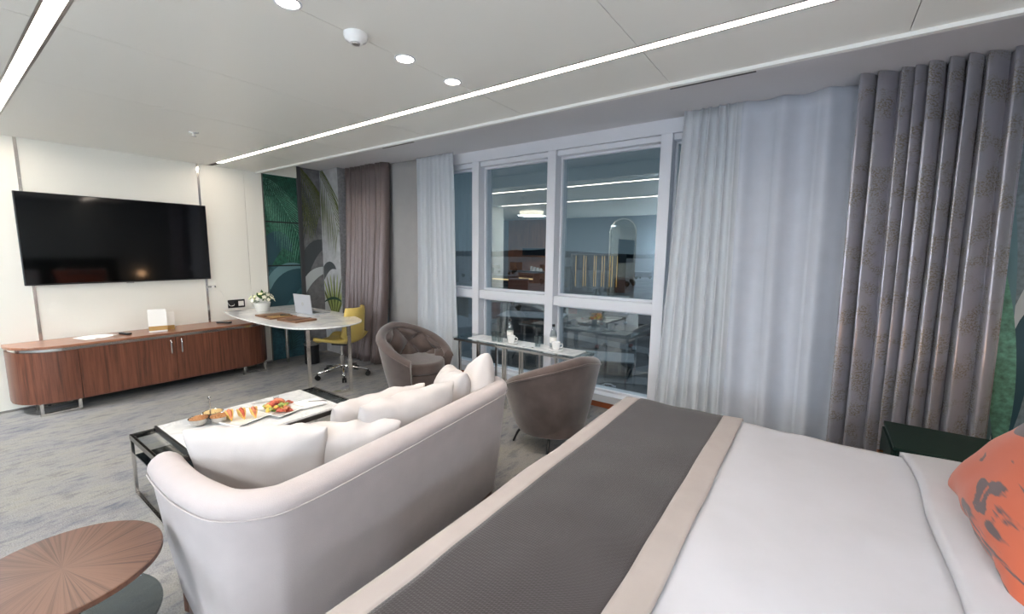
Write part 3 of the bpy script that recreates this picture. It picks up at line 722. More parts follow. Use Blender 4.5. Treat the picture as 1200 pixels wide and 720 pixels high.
# ================================================================== sofa
def sofa():
    t = thing('sofa', 'cream upholstered sofa with curved tub back seen from behind', 'sofa', (-1.68, 1.22, 0))
    ctr = [(-2.0, .425), (-1.75, .405), (-1.56, .402), (-1.40, .432), (-1.295, .53), (-1.268, .66), (-1.30, 1.05), (-1.345, 1.45), (-1.385, 1.80), (-1.42, 1.93), (-1.52, 2.02), (-1.68, 2.04), (-1.95, 2.03)]
    path = catmull([(x+1.68, y-1.22, 0) for x, y in ctr], 8); n = len(path)
    N = []
    for i in range(n):
        d = path[min(i+1, n-1)]-path[max(i-1, 0)]; d.normalize(); N.append(Vector((d.y, -d.x, 0)))   # outward
    L = [0]
    for i in range(1, n): L.append(L[-1]+(path[i]-path[i-1]).length)
    T = L[-1]
    def hz(i):
        e = min(L[i], T-L[i]); k = min(1, e/.55); return .70+.05*(k*k*(3-2*k))
    def sec(i, scale=1):
        H = hz(i); th = .115
        pts = [(-.075, .09), (-.045, .30), (-.012, H-.09), (0, H-.045)]
        for k in range(1, 8): a = PI*k/8; pts.append((-th/2+th/2*math.cos(a), H-.045+.05*math.sin(a)))
        pts += [(-th, H-.045), (-th-.015, H-.14), (-th-.045, .30), (-th-.045, .09)]
        return [path[i]+N[i]*o*1.0+Vector((0, 0, z)) for o, z in pts]
    m = MB(); secs = [sec(i) for i in range(n)]; ns = len(secs[0])
    # rounded ends: shrink the first and last profile
    def endcap(i, sgn):
        d = (path[1]-path[0]) if i == 0 else (path[-2]-path[-1]); d.normalize(); out = []
        for f, adv in ((.97, .02), (.85, .035), (.6, .045), (.2, .05)):
            c = sum(secs[i], Vector())/ns; out.append([Vector((c.x+(p.x-c.x)*f, c.y+(p.y-c.y)*f, c.z+(p.z-c.z)*(1-(1-f)*.12))) - d*adv for p in secs[i]])
        return out
    allsec = endcap(0, -1)[::-1]+secs+endcap(n-1, 1); K = len(allsec)
    m.add(sum(allsec, []), [(a*ns+b, a*ns+(b+1) % ns, (a+1)*ns+(b+1) % ns, (a+1)*ns+b) for a in range(K-1) for b in range(ns)]+[tuple(range(ns)), tuple(range((K-1)*ns, K*ns))])
    body = m.build('back_and_arms', 'sofa', t, 180)
    w = MB(); w.tube([path[i]+N[i]*.002+Vector((0, 0, hz(i)-.055)) for i in range(n)], .003, 6); w.build('piping', 'sofa', body, 180)
    inner = [(path[i]-N[i]*.15) for i in range(n)]
    poly = [(p.x, p.y) for p in inner]
    MB().prism([(p.x, p.y) for p in [path[i]-N[i]*.09 for i in range(n)]]+[(-.37, .74), (-.37, -.72)], .085, .27).build('seat_base', 'sofa', t, bevel=.02)
    MB().prism([(p.x, p.y) for p in [path[i]-N[i]*.085 for i in range(n)]]+[(-.34, .74), (-.34, -.72)], .0, .085).build('plinth', 'plinth', t, bevel=.004)
    for a, b in ((-.66, .015), (.02, .64)):
        c = MB(); x0, x1 = -.43, .18
        def P(u, v, a=a, b=b):
            A = 2*PI*v
            return None
        c.prism(roundrect(x0, x1, a, b, .06), .265, .43); c.build('seat_cushion', 'cushion', t, 180, bevel=.045, bseg=5)
    return t
sofa()
def pillow(w, h, th, mat, name, lab, loc, rot, cat='cushion', seed=0, pinch=.05, group=None, piping=False, n=30, wr=1):
    t = thing(name, lab, cat, loc, group=group); t.rotation_euler = rot
    def E(u, v):
        return Vector((w/2*u*(1-pinch*(1-v*v)), h/2*v*(1-pinch*(1-u*u)), 0))
    def F(s):
        def f(a, b):
            u, v = 2*a-1, 2*b-1; u = math.sin(u*PI/2); v = math.sin(v*PI/2)
            p = E(u, v); k = max(0, (1-u*u)*(1-v*v)); z = th/2*k**.36
            z += wr*.008*noise.noise(Vector((u*2.2+seed, v*2.2, s)))*k**.3 + wr*.006*math.sin(9*math.atan2(v, u)+seed)*(1-k)*k**.3
            ed = max(0, 1-abs(1-abs(v))*3.2); z += wr*.010*math.sin(17*u+5*math.sin(3*u+seed)+seed)*ed*min(1, (1-abs(v))*14)*(1-u*u)
            p.y += wr*.006*math.sin(11*u+2*seed)*ed; p.z = s*z; return p
        return f
    m = MB(); m.grid(F(1), n, n).grid(F(-1), n, n)
    me = m.build('cover', mat, t, 180, fix=False)
    bm = bmesh.new(); bm.from_mesh(me.data); bmesh.ops.remove_doubles(bm, verts=bm.verts, dist=.0005); bmesh.ops.recalc_face_normals(bm, faces=bm.faces); bm.to_mesh(me.data); bm.free()
    me.data.polygons.foreach_set('use_smooth', [True]*len(me.data.polygons))
    if piping:
        P = [E(u, -1) for u in [k/6-1 for k in range(12)]]+[E(1, v) for v in [k/6-1 for k in range(12)]]+[E(-u, 1) for u in [k/6-1 for k in range(12)]]+[E(-1, -v) for v in [k/6-1 for k in range(12)]]
        q = MB(); q.tube(P, .004, 6, True); q.build('piping', mat, t, 180)
    return t
def lean(az, tilt, spin=0):
    # cushion: local y up, face normal (local z) horizontal at azimuth az, leaned back by tilt
    n = Vector((math.cos(az)*math.cos(tilt), math.sin(az)*math.cos(tilt), math.sin(tilt)))
    x = Vector((-math.sin(az), math.cos(az), 0)); y = n.cross(x)
    mm = Matrix((x, y, n)).transposed()
    return (mm @ Matrix.Rotation(spin, 3, 'Z')).to_euler()
SG = 'loose cream cushions on the sofa'
R_ = math.radians
pillow(.54, .40, .21, 'cushion', 'throw_cushion', 'large cream cushion nearest the camera in the sofa corner', (-1.80, .76, .60), lean(R_(132), .30), seed=1, group=SG)
pillow(.52, .38, .21, 'cushion', 'throw_cushion', 'cream cushion half hidden behind the nearest sofa cushion', (-1.64, 1.0, .585), lean(R_(140), .35), seed=2, group=SG)
pillow(.50, .40, .21, 'cushion', 'throw_cushion', 'cream cushion leaning in front of another in sofa middle', (-1.80, 1.30, .60), lean(R_(172), .42), seed=3, group=SG)
pillow(.52, .42, .21, 'cushion', 'throw_cushion', 'cream cushion leaning on the middle of the sofa back', (-1.585, 1.31, .63), lean(R_(174), .30), seed=4, group=SG)
pillow(.40, .40, .21, 'cushion', 'throw_cushion', 'cream cushion next to the pointed one at sofa far end', (-1.70, 1.73, .62), lean(R_(235), .30, .12), seed=5, group=SG)
pillow(.42, .42, .21, 'cushion', 'throw_cushion', 'pointed cream cushion standing against the far sofa arm', (-1.62, 1.87, .64), lean(R_(228), .25, .55), seed=6, group=SG)
# ================================================================== side table
t = thing('side_table', 'round walnut side table with starburst veneer and glass shelf', 'side table', (-1.775, .160, 0))
o = MB().lathe([(0, .515), (.225, .515), (.233, .520), (.235, .528), (.233, .535), (.23, .536), (0, .536)], 72).build('top', 'radial', t, 40)
MB().lathe([(.2352, .518), (.2362, .526), (.2352, .534)], 72).build('edge_band', 'plinth', t, 40)
MB().lathe([(0, .258), (.262, .258), (.265, .262), (.265, .266), (.262, .27), (0, .27)], 64, (-.11, -.02, 0)).build('glass_shelf', 'smoke_glass', t, 40)
MB().box(-.03, .03, -.012, .012, .27, .515).build('column', 'chrome', t, bevel=.002)
MB().box(-.06, -.035, -.03, .03, 0, .515).build('column', 'chrome', t, bevel=.002)
MB().lathe([(0, 0), (.17, 0), (.17, .012), (0, .012)], 40, (-.08, -.02, 0)).build('base_plate', 'chrome', t, 40)
MB().cyl((-.1, 0, .012), (-.1, 0, .258), .012).build('shelf_post', 'chrome', t, 40)
# ================================================================== coffee table
def coffee():
    X0, X1, Y0, Y1, Z = -3.27, -2.68, .63, 1.79, .385
    cx, cy = (X0+X1)/2, (Y0+Y1)/2; a, b = (X1-X0)/2, (Y1-Y0)/2
    t = thing('coffee_table', 'chrome coffee table with white marble slab and smoked glass ends', 'coffee table', (cx, cy, 0))
    w = .017
    fr = MB().box(-a, -a+w, -b, b, Z-.03, Z).box(a-w, a, -b, b, Z-.03, Z).box(-a+w, a-w, -b, -b+w, Z-.03, Z).box(-a+w, a-w, b-w, b, Z-.03, Z)
    fr.build('top_frame', 'darkchrome', t, bevel=.002)
    for x in (-a+w/2, a-w/2):
        for y in (-b+w/2, b-w/2):
            MB().box(x-w/2, x+w/2, y-w/2, y+w/2, .02, Z-.03).build('leg', 'chrome', t, bevel=.0015)
    for y in (-b+w/2, b-w/2): MB().box(-a, a, y-w/2, y+w/2, 0, .02).build('floor_bar', 'chrome', t)
    m0, m1 = .745-cy, 1.66-cy
    MB().box(-a+.012, a-.012, m0+.018, m1, Z-.004, Z+.012).build('marble_slab', 'marble', t, bevel=.002)
    MB().box(-a, a, m0+.006, m0+.018, Z-.022, Z+.012).build('slab_edge', 'black', t)
    for y in (m0+.3, m1-.1): MB().box(-a+w, a-w, y, y+w, Z-.03, Z-.005).build('cross_bar', 'darkchrome', t)
    MB().box(-a+w, a-w, m1+.005, b-w, Z-.014, Z-.004).build('glass_end', 'smoke_glass', t)
    MB().box(-a+w, a-w-.1, -b+w, m0+.30, .25, .258).build('glass_shelf', 'dark_glass', t)
    MB().box(-a+w, a-w-.1, m0+.30, m0+.32, .235, .265).build('shelf_bar', 'black', t)
    MB().box(-a+w, a-w, -b+w, m0, Z-.014, Z-.006).build('glass_end', 'clear_glass', t)
plain('darkchrome', (110, 108, 106), .14, 1)
coffee()
ZT = .3985
def bowls():
    t = thing('nut_bowl_set', 'triple steel snack bowl set with a tall centre handle', 'bowl set', (-3.06, .985, ZT))
    for k in range(3):
        a = 2*PI*k/3+.5; c, s = .062*math.cos(a), .062*math.sin(a)
        MB().lathe([(0, .0), (.022, .0), (.045, .018), (.056, .045), (.058, .05), (.055, .05), (.042, .02), (.02, .006), (0, .006)], 24, (c, s, 0)).build('bowl', 'steel', t, 60)
        q = MB(); r = random.Random(k)
        for i in range(110):
            th = r.uniform(0, 2*PI); rr = .046*math.sqrt(r.random()); z = .040+.014*(1-rr/.046)+r.uniform(0, .004)
            sphere_v = sphere(.0075, (c+rr*math.cos(th), s+rr*math.sin(th), z), 6, 4, 1.3); q.add(sphere_v.v, sphere_v.f)
        o = q.build('nuts', ('nut', 'nutpale', 'nut')[k], t, 180); o['kind'] = 'stuff'
    MB().cyl((0, 0, .0), (0, 0, .15), .004).lathe([(.0, .15), (.009, .155), (.010, .163), (.006, .172), (0, .174)], 12).build('handle', 'steel', t, 40)
bowls()
def plate(lab, loc, rz, w, h):
    t = thing('plate', lab, 'plate', loc, rz)
    m = MB()
    def f(u, v):
        x, y = 2*u-1, 2*v-1; k = max(abs(x), abs(y)); return (w/2*x, h/2*y, .004+.014*max(0, (k-.6)/.4)**1.5)
    m.grid(f, 14, 14); m.build('dish', 'porcelain', t, 180, solid=.005)
    MB().prism(roundrect(-w*.3, w*.3, -h*.3, h*.3, .01), 0, .004).build('foot', 'porcelain', t)
    return t
plate('square white plate holding folded pastries on coffee table', (-2.955, 1.125, ZT), .25, .25, .25)
plate('white rectangular plate holding fruit salad on coffee table', (-2.93, 1.335, ZT), .2, .30, .20)
# pastries
def taco(u, v):
    x = 2*u-1; h = .062*math.sqrt(max(.02, 1-x*x)); a = 2*v-1
    return (x*.048, math.copysign(.020*abs(a)**.8, a)*h/.062, .004+h*abs(a)**1.3)
def stuffing(u, v):
    x = 2*u-1; h = .056*math.sqrt(max(.02, 1-x*x)); a = PI*v
    return (x*.044, .014*math.cos(a)*h/.056, h*(.62+.62*math.sin(a)))
pm = MB(); pm.grid(taco, 14, 12); fm = MB(); fm.grid(stuffing, 12, 8); pproto = None
for k, (x, y, rz, lab) in enumerate(((-2.995, 1.065, -.12, 'golden folded pastry at the left end of the square plate'), (-2.960, 1.122, -.05, 'golden folded pastry in the middle of the square plate'), (-2.925, 1.180, -.15, 'golden folded pastry at the right end of the square plate'))):
    t = thing('pastry', lab, 'pastry', (x, y, ZT+.008), rz)
    if pproto is None: pproto = pm.build('shell', 'pastry', t, 180, solid=.004)
    else: o = pproto.copy(); C.objects.link(o); o.parent = t
    fm.build('filling', ('salmon', 'salmonred', 'salmon')[k], t, 180, solid=.003)
    for q in (-1, 0, 1):
        g = MB(); g.grid(lambda u, v: (.022*u-.008+q*.016, .007*math.sin(PI*u)*(2*v-1), .070-.010*abs(q)+.010*u), 4, 2); g.build('garnish', ('herb', 'lettuce', 'herb')[q+1], t, 180)
# salad pieces
rr = random.Random(11)
ch = MB(); ch.grid(lambda u, v: (.026*math.cos(PI*u)*(.5+.5*math.sin(PI*v)), .014*(2*v-1), .020*math.sin(PI*u)*(.6+.4*math.sin(PI*v))), 8, 6, uvfn=None)
ch.prism([(.026, -.012), (.026, .012), (-.026, .012), (-.026, -.012)], 0, .002)
cp = {}
kinds = [('salmon', 'salmon pink fruit wedge in the salad plate', 'fruit', 'salmon pink fruit wedges'), ('lettuce', 'pale green lettuce piece in the salad plate', 'lettuce', 'lettuce pieces in the salad'),
         ('melon', 'yellow melon wedge in the salad plate', 'fruit', 'yellow melon wedges'), ('salmonred', 'red tomato wedge in the salad plate', 'tomato', 'tomato wedges in the salad')]
for i in range(44):
    m_, lab, cat, grp = kinds[i % 4]
    if m_ not in cp: o = cp[m_] = ch.build('fruit_wedge' if cat == 'fruit' else cat.replace('lettuce', 'lettuce_piece').replace('tomato', 'tomato_wedge'), m_, None, 180)
    else: o = cp[m_].copy(); C.objects.link(o)
    th = rr.uniform(0, 2*PI); q = math.sqrt(rr.random()); lay = i/44
    o.location = (-2.93+.115*q*(1-.3*lay)*math.cos(th), 1.335+.10*q*(1-.3*lay)*math.sin(th), ZT+.012+.055*lay*(1-q*.6))
    o.rotation_euler = (rr.uniform(-.6, .6), rr.uniform(-.6, .6), rr.uniform(0, 6.3)); tag(o, lab, cat, grp)
sl = MB(); sl.grid(lambda u, v: (.038*math.cos(PI*u), .016*(2*v-1)*math.sin(PI*u)**.5, .024*math.sin(PI*u)), 10, 4)
tag(sl.build('salmon_slice', 'salmon', None, 180, solid=.012), 'large arched salmon slice on top of the salad', 'salmon', loc=(-2.94, 1.345, ZT+.05)).rotation_euler = (0, 0, .9)
# napkin and cutlery
t = thing('napkin', 'folded white napkin at the far end of the coffee table', 'napkin', (-2.88, 1.54, ZT), -.15)
for k in range(3):
    m = MB(); m.grid(lambda u, v, k=k: (.085*(2*u-1)+.006*k, .085*(2*v-1)-.004*k, .004+.005*k+.004*noise.noise(Vector((u*3, v*3, k)))), 10, 10); m.build('fold', 'towel', t, 180, solid=.004)
t = thing('knife', 'steel table knife lying on the folded white napkin', 'cutlery', (-2.86, 1.55, ZT+.022), .85)
MB().box(-.03, .09, -.006, .006, 0, .002).build('blade', 'steel', t); MB().box(-.10, -.03, -.005, .005, -.001, .005).build('handle', 'steel', t, bevel=.002)
t = thing('fork', 'steel fork resting behind the salad plate', 'cutlery', (-3.16, 1.38, ZT), 1.2)
MB().box(-.1, .03, -.004, .004, .001, .004).build('handle', 'steel', t)
for y in (-.008, 0, .008): MB().tube([(.03, y*.5, .002), (.045, y, .004), (.08, y, .010)], .0016, 6).build('tine', 'steel', t)
t = thing('small_glass', 'tiny clear sauce glass behind the fruit salad plate', 'glass', (-3.13, 1.42, ZT))
MB().lathe([(0, 0), (.016, 0), (.02, .035), (.018, .035), (.014, .004), (0, .004)], 18).build('cup', 'clear_glass', t, 40)
MB().lathe([(0, .005), (.0145, .006), (.016, .02), (0, .02)], 18).build('sauce', 'salmonred', t, 40)
# ================================================================== tub armchairs
def armchair(name, lab, loc, rz):
    t = thing(name, lab, 'armchair', loc, rz, 'taupe tufted tub armchairs')
    A = math.radians(128)   # back is local -x ; front +x
    def top(th):   # th: 0 at back
        k = abs(th)/A; return .775-.28*(k**1.5)
    def ro(th, s):  # outer radius by height share
        return .255+.115*s**.8
    def Pout(u, v):
        th = (2*u-1)*A; s = v; r = ro(th, s); z = .15+(top(th)-.05-.15)*s
        return Vector((-r*math.cos(th)*1.0+.02, r*math.sin(th), z))
    def rim(u, v):
        th = (2*u-1)*A; a = PI*v; r = ro(th, 1)-.045+.045*math.cos(a); return Vector((-r*math.cos(th)+.02, r*math.sin(th), top(th)-.05+.045*math.sin(a)))
    def Pin(u, v):
        th = (2*u-1)*A; h = top(th)-.05; z = h+(.36-h)*v
        r = ro(th, 1)-.09-.075*v
        p = (th/A*4.5)*PI/1.0; q = v*2.4*PI
        aa = abs(math.sin((p+q)/2)); bb = abs(math.sin((p-q)/2)); puff = .075*math.sqrt(aa*bb)*min(1, 6*v+.2)
        r -= puff-.030
        return Vector((-r*math.cos(th)+.02, r*math.sin(th), z))
    nu = 108
    m = MB()
    prof = []
    def F(u, v):
        k = v*3
        if k <= 1: return Pout(u, k)
        if k <= 1.5: return rim(u, (k-1)/.5)
        return Pin(u, (k-1.5)/1.5)
    m.grid(F, nu, 72)
    n1 = 73
    m.f.append(tuple(range(0, n1))); m.f.append(tuple(range(nu*n1, nu*n1+n1)))
    m.f.append(tuple(i*n1 for i in range(nu+1)))
    body = m.build('tub_shell', 'velvet', t, 60)
    w = MB(); w.tube([Pout(i/nu, 1)+Vector((0, 0, -.004)) for i in range(nu+1)], .006, 6); w.build('piping', 'velvet', body, 180)
    for i in range(-4, 5):
        for j in range(0, 3):
            # buttons where both sine terms vanish
            p2 = 2*i*PI if j % 2 == 0 else (2*i+1)*PI
            th = p2/PI/4.5*A*1.0; vq = (j*PI)/(2.4*PI)
            if abs(th) > A*.93 or vq < .2 or vq > .93: continue
            u = (th/A+1)/2; c = Pin(u, vq)
            b = sphere(.011, (0, 0, 0), 10, 6, .6); o = b.build('button', 'velvet', body, 180); o.location = c; d = Vector((-c.x, -c.y, .02)); o.rotation_euler = d.to_track_quat('Z', 'Y').to_euler()
    sm = MB(); sp = [(.33*math.cos(a)*(1.0 if math.cos(a) < 0 else 1.12)*.86, .31*math.sin(a)*.86) for a in [2*PI*k/40 for k in range(40)]]
    sm.prism(sp, .33, .44); sm.build('seat_cushion', 'velvet', t, 180, bevel=.03, bseg=4)
    MB().prism([(x*.93, y*.93) for x, y in sp], .15, .33).build('seat_base', 'velvet', t, 40, bevel=.01)
    for sx_, sy_ in ((1, 1), (1, -1), (-1, 1), (-1, -1)):
        l = MB(); l.tube([(.15*sx_, .15*sy_, .16), (.19*sx_, .19*sy_, .08), (.215*sx_, .215*sy_, 0)], lambda u: .012-.004*u, 8); l.build('leg', 'black', t, 180)
    return t
armchair('tub_armchair', 'taupe tufted tub armchair facing the room left of glass table', (-3.20, 2.79, 0), math.radians(2))
armchair('tub_armchair', 'taupe tub armchair seen from its smooth back near the bed', (-1.60, 2.77, 0), math.radians(160))
# ================================================================== glass table at the window
def gtable():
    X0, X1, Y0, Y1, Z = -3.02, -1.55, 3.13, 3.45, .62
    cx, cy = (X0+X1)/2, (Y0+Y1)/2; a, b = (X1-X0)/2, (Y1-Y0)/2
    t = thing('window_table', 'narrow glass side table with chrome legs along the window', 'table', (cx, cy, 0))
    MB().prism(roundrect(-a, a, -b, b, .03), Z-.010, Z).build('glass_top', 'clear_glass', t, 40)
    MB().box(-a+.18, a-.08, -b+.05, b-.05, Z, Z+.006).build('marble_inlay', 'marble', t)
    f = MB()
    for y in (-b+.02, b-.02): f.box(-a+.02, a-.02, y-.009, y+.009, Z-.03, Z-.010)
    for x in (-a+.03, a-.03): f.box(x-.009, x+.009, -b+.029, b-.029, Z-.03, Z-.010)
    f.build('frame', 'chrome', t)
    for x in (-a+.10, -.38, -.08, -.05, .33, a-.05):
        for y in (-b+.02, b-.02):
            MB().box(x-.010, x+.010, y-.010, y+.010, 0, Z-.03).build('leg', 'chrome', t)
    return Z+.006
zg = gtable()
def cup(lab, loc, rz):
    t = thing('coffee_cup', lab, 'cup', loc, rz)
    MB().lathe([(0, 0), (.06, .0), (.07, .010), (.067, .012), (.03, .006), (0, .006)], 28).build('saucer', 'porcelain', t, 50)
    MB().lathe([(0, .008), (.025, .008), (.034, .03), (.040, .07), (.041, .075), (.038, .075), (.030, .028), (.02, .014), (0, .014)], 28).build('cup', 'porcelain', t, 50)
    MB().tube([(.038, 0, .062), (.055, 0, .062), (.062, 0, .048), (.054, 0, .032), (.035, 0, .030)], .004, 8).build('handle', 'porcelain', t, 180)
cup('white cup and saucer left on the glass window table', (-2.34, 3.24, zg), .3)
cup('white cup and saucer right on the glass window table', (-1.86, 3.26, zg), .3)
def bottle(lab, loc):
    t = thing('water_bottle', lab, 'bottle', loc, group='water bottles on the window table')
    MB().lathe([(0, 0), (.030, 0), (.032, .006), (.032, .12), (.026, .15), (.013, .175), (.012, .20), (0, .20)], 20).build('glass_body', 'bottle_glass', t, 50)
    MB().lathe([(.0325, .05), (.0327, .10)], 20).build('paper_label', 'paper', t, 50)
    MB().lathe([(0, .198), (.014, .198), (.014, .22), (0, .22)], 14).build('cap', 'blackplastic', t, 40)
bottle('clear water bottle with dark cap beside the left cup', (-2.42, 3.33, zg))
bottle('clear water bottle with dark cap beside the right cup', (-1.93, 3.33, zg))
for x, y, lab in ((-2.53, 3.22, 'clear tumbler glass left of the left coffee cup'), (-2.46, 3.22, 'clear tumbler glass touching the left coffee cup side'), (-2.06, 3.27, 'clear tumbler glass beside the right water bottle')):
    t = thing('tumbler', lab, 'glass', (x, y, zg))
    MB().lathe([(0, 0), (.026, 0), (.031, .10), (.029, .10), (.024, .008), (0, .008)], 20).build('glass_body', 'bottle_glass', t, 50)
    MB().lathe([(.0292, .098), (.0315, .102), (.031, .098)], 20).build('rim', 'bottle_glass', t, 50)
t = thing('spoon', 'steel teaspoon lying between cups on window table', 'cutlery', (-2.12, 3.20, zg), .2)
MB().box(-.06, .03, -.003, .003, 0, .003).build('handle', 'steel', t); sphere(.014, (.042, 0, .002), 10, 6, .3).build('bowl', 'steel', t, 180)
# ================================================================== bed
BX0, BX1, BY0, BY1, BZ = -.925, .98, .40, 2.55, .595
t = thing('bed', 'large double bed with green headboard and white bedding', 'bed', ((BX0+BX1)/2, (BY0+BY1)/2, 0))
hx, hy = (BX1-BX0)/2, (BY1-BY0)/2
MB().prism(roundrect(-hx+.06, hx-.02, -hy+.06, hy-.06, .05), .30, BZ-.03).build('mattress', 'sheet', t, 180, bevel=.04, bseg=4)
MB().box(-hx+.07, hx-.02, -hy+.07, hy-.07, .08, .30).build('base', 'velvet', t, bevel=.01)
for x in (-hx+.15, hx-.15):
    for y in (-hy+.15, hy-.15): MB().cyl((x, y, 0), (x, y, .08), .025).build('leg', 'black', t, 40)
for k in range(5):
    w = 2*hy/5; MB().box(hx-.01, hx+.065, -hy+k*w+.004, -hy+(k+1)*w-.004, .1, 1.25).build('headboard_panel', 'darkgreen', t, bevel=.02)
def drape(x0, x1, off, hang, name, mat, lab, cat, nx=40, ny=70, foot=True, seed=0, amp=.008, uv=False, parent=None, solid=.006):
    # cloth over the bed top; hang = length over the sides, foot = also hanging over the foot
    LY = (BY1-BY0)+2*hang; LX = (x1-x0)+(hang if foot else 0)
    def bend(s, lo, hi):
        # coordinate along cloth -> (position, drop)
        r = .035
        if s < lo: 
            e = lo-s
            return (lo-r*math.sin(min(PI/2, e/r))-off, r*(1-math.cos(min(PI/2, e/r)))+max(0, e-r*PI/2))
        if s > hi:
            e = s-hi
            return (hi+r*math.sin(min(PI/2, e/r))+off, r*(1-math.cos(min(PI/2, e/r)))+max(0, e-r*PI/2))
        return (s, 0)
    def P(u, v):
        sx_ = x0-(hang if foot else 0)+LX*u; sy_ = BY0-hang+LY*v
        if not foot: X, dx = sx_, 0
        else: X, dx = bend(sx_, BX0+.035, 1e9)
        Y, dy = bend(sy_, BY0+.035, BY1-.035)
        d = max(dx, dy)
        nz = amp*noise.noise(Vector((X*2.3, Y*1.9, seed)))+amp*.5*noise.noise(Vector((X*6, Y*5, seed+3)))
        if d > .05:
            wv = .012*math.sin(sy_*9+sx_*7)*min(1, (d-.05)*4)
            if dx >= dy: X += -abs(wv)
            else: Y += abs(wv)*(1 if Y > 1 else -1)
        return (X, Y, max(.03, BZ+off+(nz if d < .2 else 0)-d))
    m = MB(); m.grid(P, nx, ny, uvfn=(lambda u, v: (LX*u, LY*v)) if uv else None)
    o = m.build(name, mat, parent, 180, solid=solid)
    if lab: tag(o, lab, cat)
    return o
drape(BX0+.035, .93, .0, .42, 'duvet', 'duvet', 'smooth white duvet covering the whole bed', 'duvet', 70, 90, True, 1, .012)
t = thing('bed_runner', 'dark taupe quilted bed runner with beige borders across the bed foot', 'bed runner', (0, 0, 0))
drape(-.835, -.368, .010, .40, 'quilted_centre', 'quilt', None, None, 26, 90, False, 1, .012, True, t)
drape(-.368, -.272, .011, .40, 'border', 'band', None, None, 8, 90, False, 1, .012, False, t)
drape(BX0+.035, -.835, .010, .30, 'border', 'band', None, None, 24, 90, True, 1, .012, False, t)
def fold(u, v):
    hang = .3; LY = (BY1-BY0)+2*hang; s = BY0-hang+LY*v
    x = .372+.02*noise.noise(Vector((s*2, 5, 0)))+.58*u
    Y, d = s, 0
    if s < BY0+.03: Y = BY0+.0-.02; d = BY0+.03-s
    if s > BY1-.03: Y = BY1+.02; d = s-(BY1-.03)
    z = BZ+.012*noise.noise(Vector((x*2.3, Y*1.9, 1)))+.022+.006*noise.noise(Vector((x*7, Y*4, 9)))-d+.004*u
    return (x, Y, z)
m = MB(); m.grid(fold, 24, 80); tag(m.build('folded_sheet', 'duvet', None, 180, solid=.024), 'white top sheet folded back towards the pillows', 'sheet')
pillow(.76, .50, .27, 'ikat', 'ikat_pillow', 'orange ikat pillow with grey brush marks on the bed', (.64, 1.92, .80), lean(R_(180), .62), 'pillow', 4, .05)
for y, lab in ((1.98, 'white sleeping pillow behind the orange one by headboard'), (.98, 'white sleeping pillow on the camera side by headboard')):
    pillow(.75, .50, .20, 'duvet', 'sleeping_pillow', lab, (.86, y, .80), lean(R_(180), .38), 'pillow', y, .05)
# nightstand and bedside lamp
def night(y0, y1, lab, lamplab, lampy):
    X0, X1 = .385, 1.0
    t = thing('nightstand', lab, 'nightstand', ((X0+X1)/2, (y0+y1)/2, 0)); a, b = (X1-X0)/2, (y1-y0)/2
    MB().box(-a+.01, a, -b, b, .06, .50).build('body', 'darkgreen', t, bevel=.004)
    MB().box(-a, a, -b-.01, b+.01, .50, .52).build('top', 'darkgreen', t, bevel=.004)
    for z0, z1 in ((.07, .275), (.285, .49)):
        d = MB().box(-a-.006, -a+.010, -b+.01, b-.01, z0, z1).build('drawer', 'darkgreen', t, bevel=.003)
        MB().tube([(-a-.006, -.05, (z0+z1)/2), (-a-.03, -.05, (z0+z1)/2), (-a-.03, .05, (z0+z1)/2), (-a-.006, .05, (z0+z1)/2)], .006, 8).build('handle', 'brass', d, 180)
    MB().box(-a+.05, a-.02, -b+.03, b-.03, 0, .06).build('plinth', 'black', t)
    l = thing('bedside_lamp', lamplab, 'lamp', (.93, lampy, .52))
    MB().lathe([(0, 0), (.07, 0), (.07, .012), (.01, .02), (.01, .32), (0, .32)], 24).build('stand', 'brass', l, 40)
    sphere(.07, (0, 0, .385)).build('globe', 'globe_warm', l, 180)
def night2():
    t = thing('fill_bed_lamp', 'added slim fill lamp with white globe beside the near bed corner', 'lamp', (.82, .12, 0))  # added out of view to throw light on the sofa back
    MB().lathe([(.13, 0), (.13, .015), (.02, .03), (.011, .05), (.011, 1.22), (0, 1.22)], 24).build('stand', 'brass', t, 40)
    sphere(.09, (0, 0, 1.30)).build('globe', 'fill_globe_side', t, 180)
plain('fill_globe_side', (255, 248, 240), .5, emit=(244, 246, 255), estr=52)
night2()
night(2.87, 3.29, 'dark green lacquered nightstand between bed and silver drape', 'warm glass globe lamp on the window side nightstand', 2.93)
